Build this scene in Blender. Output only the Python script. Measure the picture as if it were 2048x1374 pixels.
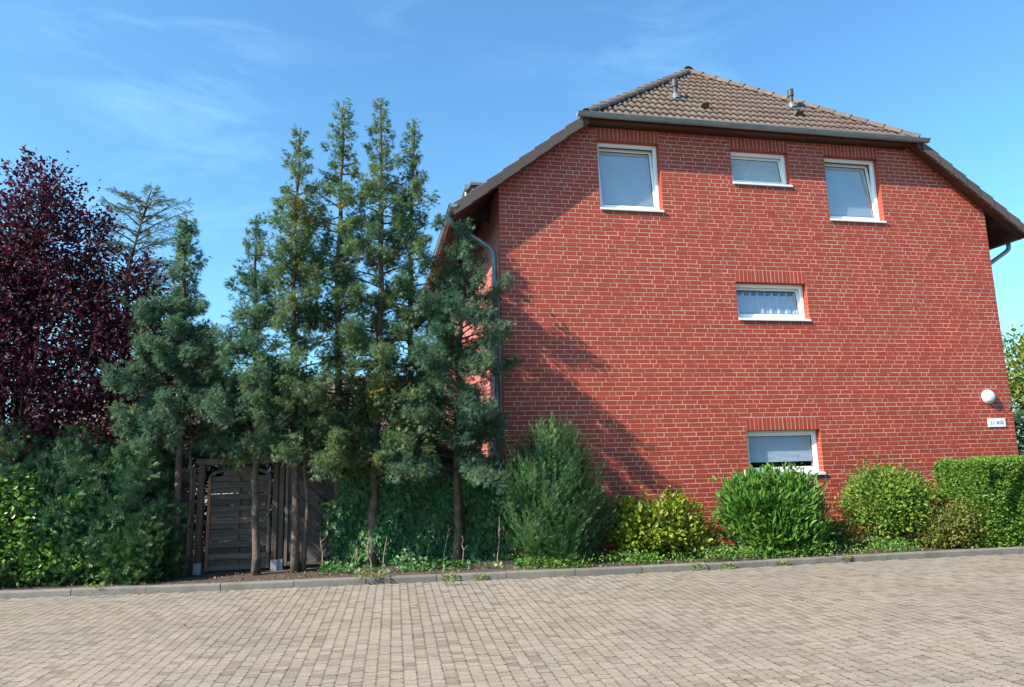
import bpy, bmesh, math, random
import numpy as np
from mathutils import Vector, Matrix

# ------------------------------------------------------------------ scene, camera, light
for o in list(bpy.data.objects): bpy.data.objects.remove(o, do_unlink=True)
S = bpy.context.scene
COL = S.collection
rng = np.random.default_rng(7)
random.seed(7)

CAM = (-2.275, -11.839, 1.70)
YAW, PITCH, ROLL = math.radians(-11.699), math.radians(9.448), math.radians(-1.499)
cd = bpy.data.cameras.new('camera'); cam = bpy.data.objects.new('camera', cd); COL.objects.link(cam)
cd.sensor_width = 36; cd.sensor_fit = 'HORIZONTAL'; cd.lens = 24.503; cd.clip_end = 2000; cd.clip_start = .05
fw = Vector((-math.sin(YAW)*math.cos(PITCH), math.cos(YAW)*math.cos(PITCH), math.sin(PITCH)))
ri = Vector((math.cos(YAW), math.sin(YAW), 0)); up = ri.cross(fw)
r2 = ri*math.cos(ROLL) + up*math.sin(ROLL); u2 = -ri*math.sin(ROLL) + up*math.cos(ROLL)
cam.matrix_world = Matrix(((r2.x, u2.x, -fw.x, CAM[0]), (r2.y, u2.y, -fw.y, CAM[1]), (r2.z, u2.z, -fw.z, CAM[2]), (0, 0, 0, 1)))
S.camera = cam

SUN = Vector((2.95, 1.0, -2.3)).normalized()          # direction the light travels
SUN_EL = math.asin(-SUN.z); SUN_ROT = math.atan2(-SUN.x, -SUN.y)
sl = bpy.data.lights.new('sun', 'SUN'); sl.energy = 5.0; sl.angle = math.radians(.53); sl.color = (1, .905, .78)
so = bpy.data.objects.new('sun', sl); COL.objects.link(so); so.rotation_euler = SUN.to_track_quat('-Z', 'Y').to_euler()
so.location = (-10, -8, 12)

W = bpy.data.worlds.new('World'); S.world = W; W.use_nodes = True
wn, wl = W.node_tree.nodes, W.node_tree.links
wn.clear()
wo = wn.new('ShaderNodeOutputWorld'); bg = wn.new('ShaderNodeBackground'); sky = wn.new('ShaderNodeTexSky')
sky.sky_type = 'NISHITA'; sky.sun_disc = False; sky.sun_elevation = SUN_EL; sky.sun_rotation = SUN_ROT
sky.air_density = 1.0; sky.dust_density = 1.3; sky.ozone_density = 2.2; sky.altitude = 50
bg.inputs[1].default_value = .10
# thin wisps of cirrus
tc = wn.new('ShaderNodeTexCoord'); mp = wn.new('ShaderNodeMapping'); mp.inputs['Rotation'].default_value = (.35, .5, .25); mp.inputs['Scale'].default_value = (1.6, 3.2, 7.5)
n1 = wn.new('ShaderNodeTexNoise'); n1.inputs['Scale'].default_value = 2.3; n1.inputs['Detail'].default_value = 9; n1.inputs['Roughness'].default_value = .62; n1.inputs['Distortion'].default_value = .7
n2 = wn.new('ShaderNodeTexNoise'); n2.inputs['Scale'].default_value = 2.1; n2.inputs['Detail'].default_value = 2
r1 = wn.new('ShaderNodeMapRange'); r1.inputs[1].default_value = .46; r1.inputs[2].default_value = .8
r2n = wn.new('ShaderNodeMapRange'); r2n.inputs[1].default_value = .48; r2n.inputs[2].default_value = .68
mm = wn.new('ShaderNodeMath'); mm.operation = 'MULTIPLY'; m3 = wn.new('ShaderNodeMath'); m3.operation = 'MULTIPLY'; m3.inputs[1].default_value = .2
mx = wn.new('ShaderNodeMixRGB'); mx.inputs[2].default_value = (6.0, 6.3, 6.6, 1)
wl.new(tc.outputs['Generated'], mp.inputs[0]); wl.new(mp.outputs[0], n1.inputs[0]); wl.new(tc.outputs['Generated'], n2.inputs[0])
wl.new(n1.outputs[0], r1.inputs[0]); wl.new(n2.outputs[0], r2n.inputs[0]); wl.new(r1.outputs[0], mm.inputs[0]); wl.new(r2n.outputs[0], mm.inputs[1])
wl.new(mm.outputs[0], m3.inputs[0]); wl.new(m3.outputs[0], mx.inputs[0]); wl.new(sky.outputs[0], mx.inputs[1]); tint = wn.new('ShaderNodeMixRGB'); tint.blend_type = 'MULTIPLY'; tint.inputs[0].default_value = 1; tint.inputs[2].default_value = (.72, 1.18, 1.33, 1)   # clear, deep blue air
wl.new(mx.outputs[0], tint.inputs[1]); wl.new(tint.outputs[0], bg.inputs[0]); wl.new(bg.outputs[0], wo.inputs[0])

S.view_settings.view_transform = 'Standard'; S.view_settings.look = 'None'; S.view_settings.gamma = 1
S.view_settings.exposure = 1.2
S.view_settings.use_curve_mapping = False

# ------------------------------------------------------------------ materials
def newmat(name):
    m = bpy.data.materials.new(name); m.use_nodes = True
    nt = m.node_tree; b = nt.nodes['Principled BSDF']
    return m, nt, b
def N(nt, t, **kw):
    n = nt.nodes.new('ShaderNode'+t)
    for k, v in kw.items():
        if k in n.inputs: n.inputs[k].default_value = v
        else: setattr(n, k, v)
    return n
def ramp(nt, stops):
    n = nt.nodes.new('ShaderNodeValToRGB'); e = n.color_ramp.elements
    while len(e) < len(stops): e.new(.5)
    for i, (p, c) in enumerate(stops): e[i].position = p; e[i].color = (*c, 1)
    return n
def island_random(nt):
    g = N(nt, 'NewGeometry'); oi = N(nt, 'ObjectInfo'); a = N(nt, 'Math', operation='ADD'); f = N(nt, 'Math', operation='FRACT')
    nt.links.new(g.outputs['Random Per Island'], a.inputs[0]); nt.links.new(oi.outputs['Random'], a.inputs[1]); nt.links.new(a.outputs[0], f.inputs[0])
    return f
def worldpos(nt):
    return N(nt, 'NewGeometry').outputs['Position']
def surf(name, c1, c2, rough=.8, scale=4., bump=.3, bscale=60., metal=0., detail=6., extra=None, bdist=.01):
    """two-tone noise material in world space with fine bump"""
    m, nt, b = newmat(name); L = nt.links
    p = worldpos(nt)
    n = N(nt, 'TexNoise', Scale=scale, Detail=detail, Roughness=.65); L.new(p, n.inputs[0])
    r = ramp(nt, [(.3, c1), (.7, c2)]); L.new(n.outputs[0], r.inputs[0])
    L.new(r.outputs[0], b.inputs['Base Color']); b.inputs['Roughness'].default_value = rough; b.inputs['Metallic'].default_value = metal
    if bump:
        n2 = N(nt, 'TexNoise', Scale=bscale, Detail=4.); L.new(p, n2.inputs[0])
        bp = N(nt, 'Bump', Strength=bump, Distance=bdist); L.new(n2.outputs[0], bp.inputs['Height']); L.new(bp.outputs[0], b.inputs['Normal'])
    return m
def pieces(name, stops, rough=.8, stain=(.0, (0, 0, 0)), nscale=.8, grain=.12, gscale=150., bump=.3, bscale=90., spec=.5, stain_lo=.45, stain_hi=.75):
    """material for loose pieces: colour differs piece by piece, with stains and grain"""
    m, nt, b = newmat(name); L = nt.links
    f = island_random(nt); r = ramp(nt, stops); L.new(f.outputs[0], r.inputs[0])
    p = worldpos(nt)
    n = N(nt, 'TexNoise', Scale=nscale, Detail=7., Roughness=.62); L.new(p, n.inputs[0])
    mr = N(nt, 'MapRange'); mr.inputs[1].default_value = stain_lo; mr.inputs[2].default_value = stain_hi; mr.inputs[4].default_value = stain[0]; L.new(n.outputs[0], mr.inputs[0])
    mx = N(nt, 'MixRGB'); mx.inputs[2].default_value = (*stain[1], 1); L.new(mr.outputs[0], mx.inputs[0]); L.new(r.outputs[0], mx.inputs[1])
    g = N(nt, 'TexNoise', Scale=gscale, Detail=3.); L.new(p, g.inputs[0])
    mg = N(nt, 'MapRange'); mg.inputs[1].default_value = .3; mg.inputs[2].default_value = .7; mg.inputs[3].default_value = 1-grain; mg.inputs[4].default_value = 1+grain; L.new(g.outputs[0], mg.inputs[0])
    mu = N(nt, 'MixRGB', blend_type='MULTIPLY'); mu.inputs[0].default_value = 1; L.new(mx.outputs[0], mu.inputs[1]); L.new(mg.outputs[0], mu.inputs[2])
    L.new(mu.outputs[0], b.inputs['Base Color']); b.inputs['Roughness'].default_value = rough; b.inputs['Specular IOR Level'].default_value = spec
    n2 = N(nt, 'TexNoise', Scale=bscale, Detail=4.); L.new(p, n2.inputs[0])
    bp = N(nt, 'Bump', Strength=bump, Distance=.006); L.new(n2.outputs[0], bp.inputs['Height']); L.new(bp.outputs[0], b.inputs['Normal'])
    return m
def leafmat(name, stops, trans=.3, rough=.5, spec=.35):
    m, nt, b = newmat(name); L = nt.links
    a = N(nt, 'Attribute', attribute_name='var'); r = ramp(nt, stops); L.new(a.outputs['Fac'], r.inputs[0])
    L.new(r.outputs[0], b.inputs['Base Color']); b.inputs['Roughness'].default_value = rough; b.inputs['Specular IOR Level'].default_value = spec
    t = N(nt, 'BsdfTranslucent'); hs = N(nt, 'HueSaturation', Saturation=1.1, Value=1.25); L.new(r.outputs[0], hs.inputs['Color']); L.new(hs.outputs[0], t.inputs[0])
    mx = N(nt, 'MixShader'); mx.inputs[0].default_value = trans
    L.new(b.outputs[0], mx.inputs[1]); L.new(t.outputs[0], mx.inputs[2]); L.new(mx.outputs[0], nt.nodes['Material Output'].inputs[0])
    return m

M = {}
M['brick'] = pieces('brick', [(0, (.265, .034, .0155)), (.3, (.288, .037, .0168)), (.7, (.305, .040, .018)), (.94, (.325, .047, .021)), (1, (.25, .033, .018))], rough=.62, stain=(.2, (.24, .05, .035)), nscale=.55, grain=.07, gscale=60, bump=.12, bscale=70)
M['mortar'] = surf('mortar', (.50, .295, .222), (.575, .355, .275), rough=.95, scale=2.5, bump=.3, bscale=160)
M['tile'] = pieces('roof tile', [(0, (.088, .056, .041)), (.5, (.102, .067, .050)), (1, (.118, .079, .060))], rough=.75, stain=(.45, (.135, .105, .085)), nscale=7., grain=.18, gscale=45, bump=.35, bscale=120)
M['ridge'] = pieces('ridge tile', [(0, (.095, .07, .06)), (1, (.15, .115, .10))], rough=.85, stain=(.55, (.24, .22, .19)), nscale=6, grain=.3, gscale=60, bump=.5, bscale=60, stain_lo=.55)
M['verge'] = pieces('verge tile', [(0, (.066, .049, .043)), (1, (.085, .063, .055))], rough=.6, grain=.08, bump=.15)
M['sheet'] = surf('roof sheet', (.13, .095, .08), (.18, .13, .11), rough=.8, scale=5, bump=.6, bscale=12)
M['zinc'] = surf('zinc', (.20, .235, .25), (.29, .325, .34), rough=.45, scale=3, bump=.05, bscale=30, metal=.55)
M['lead'] = surf('lead', (.11, .12, .135), (.18, .19, .205), rough=.5, scale=14, bump=.2, bscale=40, metal=.4)
M['pipe'] = surf('vent pipe', (.028, .028, .032), (.055, .055, .06), rough=.6, scale=9, bump=.2)
M['pvc'] = surf('white plastic', (.74, .75, .77), (.80, .81, .82), rough=.32, scale=2, bump=0)
M['alu'] = surf('sill aluminium', (.66, .67, .69), (.74, .75, .76), rough=.38, scale=5, bump=0, metal=.1)
M['rubber'] = surf('seal', (.015, .015, .017), (.03, .03, .032), rough=.6, scale=5, bump=0)
M['dark'] = surf('room', (.025, .026, .03), (.05, .05, .055), rough=.9, scale=2, bump=0)
M['concrete'] = pieces('kerb concrete', [(0, (.125, .113, .10)), (.6, (.165, .15, .132)), (1, (.145, .134, .12))], rough=.9, stain=(.75, (.07, .066, .055)), nscale=3.2, grain=.2, gscale=70, bump=.5, bscale=80)
M['paver'] = pieces('paver concrete', [(0, (.158, .128, .098)), (.14, (.208, .171, .134)), (.5, (.237, .196, .155)), (.9, (.260, .217, .174)), (1, (.208, .179, .149))], rough=.9, stain=(.55, (.15, .13, .11)), nscale=.75, grain=.3, gscale=75, bump=.5, bscale=90, stain_lo=.46, stain_hi=.72)
M['joint'] = surf('joint sand', (.05, .044, .037), (.09, .08, .067), rough=1, scale=6, bump=.4, bscale=120)
M['soil'] = surf('soil', (.035, .026, .02), (.09, .066, .05), rough=1, scale=5, bump=.9, bscale=35, bdist=.03)
M['grass'] = surf('far ground', (.04, .06, .02), (.09, .10, .04), rough=1, scale=.6, bump=.5, bscale=10)
M['bark'] = surf('bark', (.05, .034, .026), (.185, .13, .102), rough=.95, scale=9, bump=1., bscale=55, bdist=.03)
M['bark_dark'] = surf('dark bark', (.03, .022, .018), (.085, .062, .05), rough=.95, scale=12, bump=.8, bscale=55, bdist=.02)
M['twig'] = surf('dry stalk', (.20, .15, .10), (.36, .28, .2), rough=.9, scale=15, bump=.3)
M['anchor'] = surf('galvanised anchor', (.25, .27, .31), (.40, .42, .46), rough=.5, scale=12, bump=.1, metal=.3)
M['white'] = surf('white enamel', (.76, .77, .78), (.82, .82, .83), rough=.3, scale=6, bump=0)
M['ink'] = surf('sign ink', (.03, .03, .05), (.05, .05, .07), rough=.5, scale=6, bump=0)
M['plaster'] = surf('white plaster', (.66, .65, .63), (.78, .77, .75), rough=.9, scale=2, bump=.2)
M['clad'] = surf('dormer cladding', (.05, .042, .04), (.085, .07, .066), rough=.6, scale=4, bump=.1)
M['blackplastic'] = surf('sensor plastic', (.04, .045, .055), (.09, .10, .12), rough=.35, scale=8, bump=0)

def woodmat(name, c1, c2, axis='X', rough=.75):
    m, nt, b = newmat(name); L = nt.links
    tcx = N(nt, 'NewGeometry'); mpp = N(nt, 'Mapping'); s = [28., 28., 28.]; s['XYZ'.index(axis)] = 1.6
    mpp.inputs['Scale'].default_value = s; L.new(tcx.outputs['Position'], mpp.inputs[0])
    n = N(nt, 'TexNoise', Scale=1.0, Detail=8., Roughness=.7, Distortion=.6); L.new(mpp.outputs[0], n.inputs[0])
    r = ramp(nt, [(.32, c1), (.68, c2)]); L.new(n.outputs[0], r.inputs[0])
    f = island_random(nt); hs = N(nt, 'HueSaturation'); mr = N(nt, 'MapRange'); mr.inputs[3].default_value = .55; mr.inputs[4].default_value = 1.4
    L.new(f.outputs[0], mr.inputs[0]); L.new(mr.outputs[0], hs.inputs['Value']); L.new(r.outputs[0], hs.inputs['Color']); L.new(hs.outputs[0], b.inputs['Base Color'])
    b.inputs['Roughness'].default_value = rough
    bp = N(nt, 'Bump', Strength=.5, Distance=.01); L.new(n.outputs[0], bp.inputs['Height']); L.new(bp.outputs[0], b.inputs['Normal'])
    return m
M['soffit'] = woodmat('stained soffit', (.04, .014, .008), (.085, .03, .017), 'X', .6)
M['soffit_y'] = woodmat('stained soffit side', (.022, .011, .008), (.05, .023, .016), 'Y', .6)
M['fence_x'] = woodmat('weathered wood', (.042, .032, .025), (.135, .108, .088), 'X')
M['fence_z'] = woodmat('weathered post wood', (.06, .045, .035), (.17, .13, .10), 'Z')
M['fence_d'] = woodmat('weathered panel wood', (.034, .028, .027), (.10, .085, .078), 'X')
M['stile'] = woodmat('sunlit brown stile wood', (.20, .095, .045), (.33, .16, .08), 'Z')  # left gate stile only: its sunlit look is put into the wood colour

def brickwall_mat():
    m, nt, b = newmat('side brickwork'); L = nt.links
    p = N(nt, 'NewGeometry'); sx = N(nt, 'SeparateXYZ'); cx = N(nt, 'CombineXYZ'); ad = N(nt, 'Math', operation='ADD')
    L.new(p.outputs['Position'], sx.inputs[0]); L.new(sx.outputs[0], ad.inputs[0]); L.new(sx.outputs[1], ad.inputs[1]); L.new(ad.outputs[0], cx.inputs[0]); L.new(sx.outputs[2], cx.inputs[1])
    t = N(nt, 'TexBrick'); L.new(cx.outputs[0], t.inputs[0])
    t.inputs['Color1'].default_value = (.32, .05, .029, 1); t.inputs['Color2'].default_value = (.375, .063, .036, 1); t.inputs['Mortar'].default_value = (.55, .39, .33, 1)
    t.inputs['Scale'].default_value = 1; t.inputs['Mortar Size'].default_value = .0055; t.inputs['Brick Width'].default_value = .25; t.inputs['Row Height'].default_value = 1/12
    L.new(t.outputs[0], b.inputs['Base Color']); b.inputs['Roughness'].default_value = .7
    bp = N(nt, 'Bump', Strength=.6, Distance=-.006); L.new(t.outputs['Fac'], bp.inputs['Height']); L.new(bp.outputs[0], b.inputs['Normal'])
    return m
M['sidebrick'] = brickwall_mat()

def glassmat(name, tint=(.9, .95, 1), rough=0., alpha=.25):
    """window glass seen from outside: mirror of the sky over a clear view in"""
    m, nt, b = newmat(name); L = nt.links
    nt.nodes.remove(b)
    g = N(nt, 'BsdfGlossy', Roughness=rough); g.inputs[0].default_value = (1, 1, 1, 1)
    t = N(nt, 'BsdfTransparent'); t.inputs[0].default_value = (*tint, 1)
    lw = N(nt, 'LayerWeight', Blend=.5); pw = N(nt, 'Math', operation='POWER'); pw.inputs[1].default_value = 4; L.new(lw.outputs['Facing'], pw.inputs[0])
    ad = N(nt, 'Math', operation='MULTIPLY_ADD'); ad.inputs[1].default_value = .85; ad.inputs[2].default_value = alpha; ad.use_clamp = True; L.new(pw.outputs[0], ad.inputs[0])
    mx = N(nt, 'MixShader'); L.new(ad.outputs[0], mx.inputs[0]); L.new(t.outputs[0], mx.inputs[1]); L.new(g.outputs[0], mx.inputs[2])
    L.new(mx.outputs[0], nt.nodes['Material Output'].inputs[0])
    return m, nt, g
M['glass'] = glassmat('window glass', alpha=.22)[0]
M['glass_clear'] = glassmat('clear window glass', alpha=.05)[0]
def frosted():
    m, nt, b = newmat('obscure glass'); p = worldpos(nt); n = N(nt, 'TexVoronoi', Scale=55.); nt.links.new(p, n.inputs[0])
    r = ramp(nt, [(.1, (.20, .25, .28)), (.6, (.42, .48, .52))]); nt.links.new(n.outputs[0], r.inputs[0]); nt.links.new(r.outputs[0], b.inputs['Base Color'])
    b.inputs['Roughness'].default_value = .12; b.inputs['Specular IOR Level'].default_value = .8
    bp = N(nt, 'Bump', Strength=.35, Distance=.01); nt.links.new(n.outputs[0], bp.inputs['Height']); nt.links.new(bp.outputs[0], b.inputs['Normal'])
    return m
M['frost'] = frosted()
M['blind'] = surf('pleated blind', (.44, .50, .54), (.50, .56, .60), rough=.8, scale=3, bump=0)
M['curtain'] = surf('lace curtain', (.40, .43, .47), (.50, .53, .57), rough=.9, scale=30, bump=.2)

# foliage colours (dark, real-world values)
M['f_con'] = leafmat('cypress green', [(0, (.068, .122, .066)), (.45, (.108, .178, .08)), (.8, (.172, .228, .092)), (.95, (.24, .27, .095)), (1, (.34, .25, .07))], trans=.38, rough=.55)
M['f_con2'] = leafmat('blue green cypress', [(0, (.052, .115, .076)), (.5, (.090, .172, .10)), (.9, (.155, .232, .112)), (1, (.24, .25, .095))], trans=.36, rough=.55)
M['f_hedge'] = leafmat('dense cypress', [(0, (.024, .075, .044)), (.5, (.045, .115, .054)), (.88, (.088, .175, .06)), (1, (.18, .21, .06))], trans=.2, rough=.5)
M['f_cone'] = leafmat('arborvitae', [(0, (.022, .070, .032)), (.55, (.042, .112, .038)), (.88, (.098, .175, .043)), (1, (.20, .25, .065))], trans=.25, rough=.5)
M['f_cedar'] = leafmat('pale feathery conifer', [(0, (.07, .12, .075)), (.6, (.115, .165, .09)), (1, (.20, .17, .095))], trans=.25)
M['f_purple'] = leafmat('purple plum', [(0, (.024, .007, .016)), (.5, (.042, .010, .023)), (.85, (.080, .013, .027)), (1, (.22, .018, .023))], trans=.3, rough=.6, spec=.25)
M['f_ivy'] = leafmat('ivy', [(0, (.028, .095, .036)), (.6, (.058, .16, .046)), (.93, (.115, .24, .055)), (1, (.28, .33, .06))], trans=.22, rough=.42, spec=.45)
M['f_vine'] = leafmat('bright vine', [(0, (.045, .12, .032)), (.5, (.095, .21, .042)), (.9, (.19, .30, .056)), (1, (.32, .29, .06))], trans=.3, rough=.38, spec=.5)
M['f_laurel'] = leafmat('laurel', [(0, (0.035, 0.106, 0.018)), (.5, (0.069, 0.175, 0.025)), (.9, (0.138, 0.256, 0.040)), (1, (0.213, 0.325, 0.075))], trans=.25, rough=.42, spec=.4)
M['f_yellow'] = leafmat('golden shrub', [(0, (0.063, 0.126, 0.015)), (.5, (0.147, 0.210, 0.021)), (.85, (0.284, 0.304, 0.032)), (1, (0.399, 0.357, 0.063))], trans=.35, rough=.4)
M['f_spirea'] = leafmat('spirea', [(0, (0.060, 0.132, 0.019)), (.5, (0.120, 0.216, 0.029)), (.82, (0.204, 0.276, 0.042)), (.93, (0.240, 0.192, 0.054)), (1, (0.240, 0.102, 0.054))], trans=.35, rough=.5)
M['f_orange'] = leafmat('autumn shrub', [(0, (0.054, 0.090, 0.019)), (.45, (0.108, 0.144, 0.026)), (.75, (0.204, 0.180, 0.034)), (1, (0.288, 0.144, 0.036))], trans=.3, rough=.55)
M['f_box'] = leafmat('clipped hedge', [(0, (0.058, 0.137, 0.018)), (.5, (0.104, 0.202, 0.026)), (.85, (0.163, 0.260, 0.034)), (1, (0.286, 0.338, 0.046))], trans=.3, rough=.45)
M['f_low'] = leafmat('ground cover', [(0, (0.041, 0.115, 0.022)), (.6, (0.088, 0.203, 0.032)), (.93, (0.162, 0.284, 0.041)), (1, (0.270, 0.189, 0.068))], trans=.28, rough=.45)
M['f_tree'] = leafmat('yellow green tree', [(0, (0.084, 0.132, 0.024)), (.5, (0.156, 0.204, 0.031)), (1, (0.288, 0.276, 0.048))], trans=.35, rough=.5)
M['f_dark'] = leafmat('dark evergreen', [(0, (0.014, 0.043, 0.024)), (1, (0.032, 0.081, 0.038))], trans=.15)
M['f_dead'] = leafmat('dead leaves', [(0, (0.090, 0.035, 0.020)), (.5, (0.170, 0.080, 0.040)), (1, (0.260, 0.170, 0.080))], trans=.15, rough=.8)
M['f_weed'] = leafmat('weed', [(0, (0.095, 0.176, 0.027)), (1, (0.297, 0.351, 0.054))], trans=.35)

# ------------------------------------------------------------------ helpers
def link(name, me, mat=None, parent=None, label=None, cat=None, group=None, kind=None):
    o = bpy.data.objects.new(name, me); COL.objects.link(o)
    if mat is not None and me is not None and not me.materials: me.materials.append(M[mat])
    if parent is not None: o.parent = parent
    props(o, label, cat, group, kind); return o
def props(o, label=None, cat=None, group=None, kind=None):
    if label: o['label'] = label
    if cat: o['category'] = cat
    if group: o['group'] = group
    if kind: o['kind'] = kind
    return o
def empty(name, loc, label=None, cat=None, group=None, kind=None):
    o = bpy.data.objects.new(name, None); COL.objects.link(o); o.location = loc; o.empty_display_size = .2
    return props(o, label, cat, group, kind)
def keep(o, parent):
    """parent an object built in world coordinates to an empty that is moved (not turned)"""
    o.parent = parent; o.location = Vector(o.location) - Vector(parent.location); return o

class MB:
    def __init__(s): s.v = []; s.f = []
    def add(s, vs, fs):
        k = len(s.v); s.v += [tuple(p) for p in vs]; s.f += [tuple(i+k for i in f) for f in fs]; return s
    def box(s, x0, x1, y0, y1, z0, z1):
        return s.add([(x0,y0,z0),(x1,y0,z0),(x1,y1,z0),(x0,y1,z0),(x0,y0,z1),(x1,y0,z1),(x1,y1,z1),(x0,y1,z1)],
                     [(0,3,2,1),(4,5,6,7),(0,1,5,4),(1,2,6,5),(2,3,7,6),(3,0,4,7)])
    def cbox(s, x0, x1, y0, y1, z0, z1, c=.004):
        """box with chamfered edges on the -Y face"""
        return s.add([(x0,y0+c,z0),(x1,y0+c,z0),(x1,y1,z0),(x0,y1,z0),(x0,y0+c,z1),(x1,y0+c,z1),(x1,y1,z1),(x0,y1,z1),
                      (x0+c,y0,z0+c),(x1-c,y0,z0+c),(x1-c,y0,z1-c),(x0+c,y0,z1-c)],
                     [(0,3,2,1),(4,5,6,7),(1,2,6,5),(3,0,4,7),(2,3,7,6),(8,9,10,11),(0,1,9,8),(1,5,10,9),(5,4,11,10),(4,0,8,11)])
    def prism(s, poly, y0, y1):
        """poly: list of (x,z), counter-clockwise seen from -Y; extruded from y0 (front) to y1"""
        n = len(poly); vs = [(x, y0, z) for x, z in poly] + [(x, y1, z) for x, z in poly]
        fs = [tuple(range(n)), tuple(range(2*n-1, n-1, -1))] + [(i, i+n, (i+1) % n+n, (i+1) % n) for i in range(n)]
        return s.add(vs, fs)
    def tube(s, pts, rads, n=8, cap=True):
        pts = [Vector(p) for p in pts]; k = len(s.v); prev = None
        for i, p in enumerate(pts):
            d = (pts[min(i+1, len(pts)-1)] - pts[max(i-1, 0)]).normalized()
            a = prev if prev is not None else (Vector((0,0,1)) if abs(d.z) < .9 else Vector((1,0,0)))
            x = (a - d*a.dot(d)).normalized(); prev = x; y = d.cross(x)
            r = rads[i] if hasattr(rads, '__len__') else rads
            for j in range(n):
                t = 2*math.pi*j/n; s.v.append(tuple(p + x*(r*math.cos(t)) + y*(r*math.sin(t))))
        for i in range(len(pts)-1):
            for j in range(n):
                a = k+i*n+j; b = k+i*n+(j+1) % n; s.f.append((a, b, b+n, a+n))
        if cap:
            s.f.append(tuple(k+j for j in range(n-1, -1, -1))); s.f.append(tuple(k+(len(pts)-1)*n+j for j in range(n)))
        return s
    def mesh(s, name, smooth=False):
        me = bpy.data.meshes.new(name); me.from_pydata(s.v, [], s.f); me.update()
        if smooth: me.polygons.foreach_set('use_smooth', [True]*len(me.polygons))
        return me
    def build(s, name, mat, parent=None, smooth=False, **kw):
        o = link(name, s.mesh(name, smooth), mat, None, **kw)
        if parent is not None:
            if parent.type == 'EMPTY' or parent.location.length > 0: keep(o, parent)
            else: o.parent = parent
        return o
def clip(poly, a, b, c):
    """keep the side a*x+b*z<=c of a convex polygon"""
    out = []
    for i in range(len(poly)):
        p, q = poly[i], poly[(i+1) % len(poly)]
        dp, dq = a*p[0]+b*p[1]-c, a*q[0]+b*q[1]-c
        if dp <= 0: out.append(p)
        if dp*dq < 0: t = dp/(dp-dq); out.append((p[0]+(q[0]-p[0])*t, p[1]+(q[1]-p[1])*t))
    return out

def fastmesh(name, V, F, var=None):
    """triangle mesh from numpy arrays"""
    me = bpy.data.meshes.new(name); n = len(F)
    me.vertices.add(len(V)); me.vertices.foreach_set('co', np.ascontiguousarray(V, np.float32).ravel())
    me.loops.add(3*n); me.loops.foreach_set('vertex_index', np.ascontiguousarray(F, np.int32).ravel())
    me.polygons.add(n); me.polygons.foreach_set('loop_start', np.arange(0, 3*n, 3, dtype=np.int32))
    sf = me.attributes.new('sharp_face', 'BOOLEAN', 'FACE'); sf.data.foreach_set('value', np.ones(n, bool))
    me.update(calc_edges=True)
    if var is not None:
        at = me.attributes.new('var', 'FLOAT', 'POINT'); at.data.foreach_set('value', np.ascontiguousarray(var, np.float32))
    return me
def unit(a): return a/np.maximum(np.linalg.norm(a, axis=-1, keepdims=True), 1e-9)
def cloud(T, F, pos, d, nrm, sc, var):
    """copies of a leaf template: T (k,3) along x, F triangles"""
    d = unit(d); s = unit(np.cross(nrm, d)); n = np.cross(d, s)
    if np.ndim(sc) == 0: sc = np.full(len(pos), sc)
    V = pos[:, None, :] + sc[:, None, None]*(T[None, :, 0:1]*d[:, None] + T[None, :, 1:2]*s[:, None] + T[None, :, 2:3]*n[:, None])
    k = len(T); FF = F[None] + (np.arange(len(pos))*k)[:, None, None]
    return V.reshape(-1, 3), FF.reshape(-1, 3), np.repeat(var, k)
class Cloud:
    def __init__(s): s.V = []; s.F = []; s.A = []; s.n = 0
    def add(s, *a):
        V, F, A = cloud(*a); s.V.append(V); s.F.append(F+s.n); s.A.append(A); s.n += len(V)
    def mesh(s, name): return fastmesh(name, np.concatenate(s.V), np.concatenate(s.F), np.concatenate(s.A))
def leaf_t(w=.3, fold=.06, k=3):
    """pointed oval leaf with a folded midrib"""
    if k == 2: return np.array([(0,0,0),(.45,w,fold),(1,0,-.06),(.45,-w,fold)]), np.array([(0,2,1),(0,3,2)])
    T = np.array([(0,0,0),(.28,w*.85,fold),(.65,w*.8,fold*.7),(1,0,-.1),(.65,-w*.8,fold*.7),(.28,-w*.85,fold)])
    return T, np.array([(0,3,2),(0,2,1),(0,5,4),(0,4,3)])
def ivy_t():
    T = np.array([(0,0,0),(-.05,.34,.04),(.25,.3,.03),(.42,.48,-.02),(.55,.2,.03),(1,0,-.1),(.55,-.2,.03),(.42,-.48,-.02),(.25,-.3,.03),(-.05,-.34,.04)])
    return T, np.array([(0,i+1,i) for i in range(1, 9)])
def frond_t(n=5, w=.34, droop=.22):
    """flat spray of scale foliage: a comb of narrow slanted leaflets"""
    V = []; F = []
    for i in range(n):
        t = .06+.80*i/(n-1); ww = w*(1-.6*abs(t-.40)/.6)
        for sg in (1, -1):
            k = len(V); z = -droop*t*t
            V += [(t-.05, 0, z), (t+.11, 0, -droop*(t+.11)**2), (t+.30, sg*ww, -droop*(t+.26)**2-.06)]
            F.append((k, k+1, k+2) if sg > 0 else (k, k+2, k+1))
    k = len(V); V += [(.70, .05, -droop*.5), (.70, -.05, -droop*.5), (1.12, 0, -droop*1.2)]; F.append((k, k+1, k+2))
    return np.array(V), np.array(F)
def tuft_t(angs=(-58, -30, -4, 24, 52), w=.11):
    V = []; F = []
    for i, a in enumerate(angs):
        a = math.radians(a); l = 1-.25*abs(a); c, q = math.cos(a), math.sin(a); k = len(V); x0 = .0+.12*i*.5
        V += [(x0-w*q*.5, w*c*.5, 0), (x0+w*q*.5, -w*c*.5, 0), (x0+l*c, l*q, (-.25, .1, -.3, .15, -.2)[i % 5])]; F.append((k, k+1, k+2))
    return np.array(V), np.array(F)
TUFT = tuft_t(w=.19)
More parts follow.
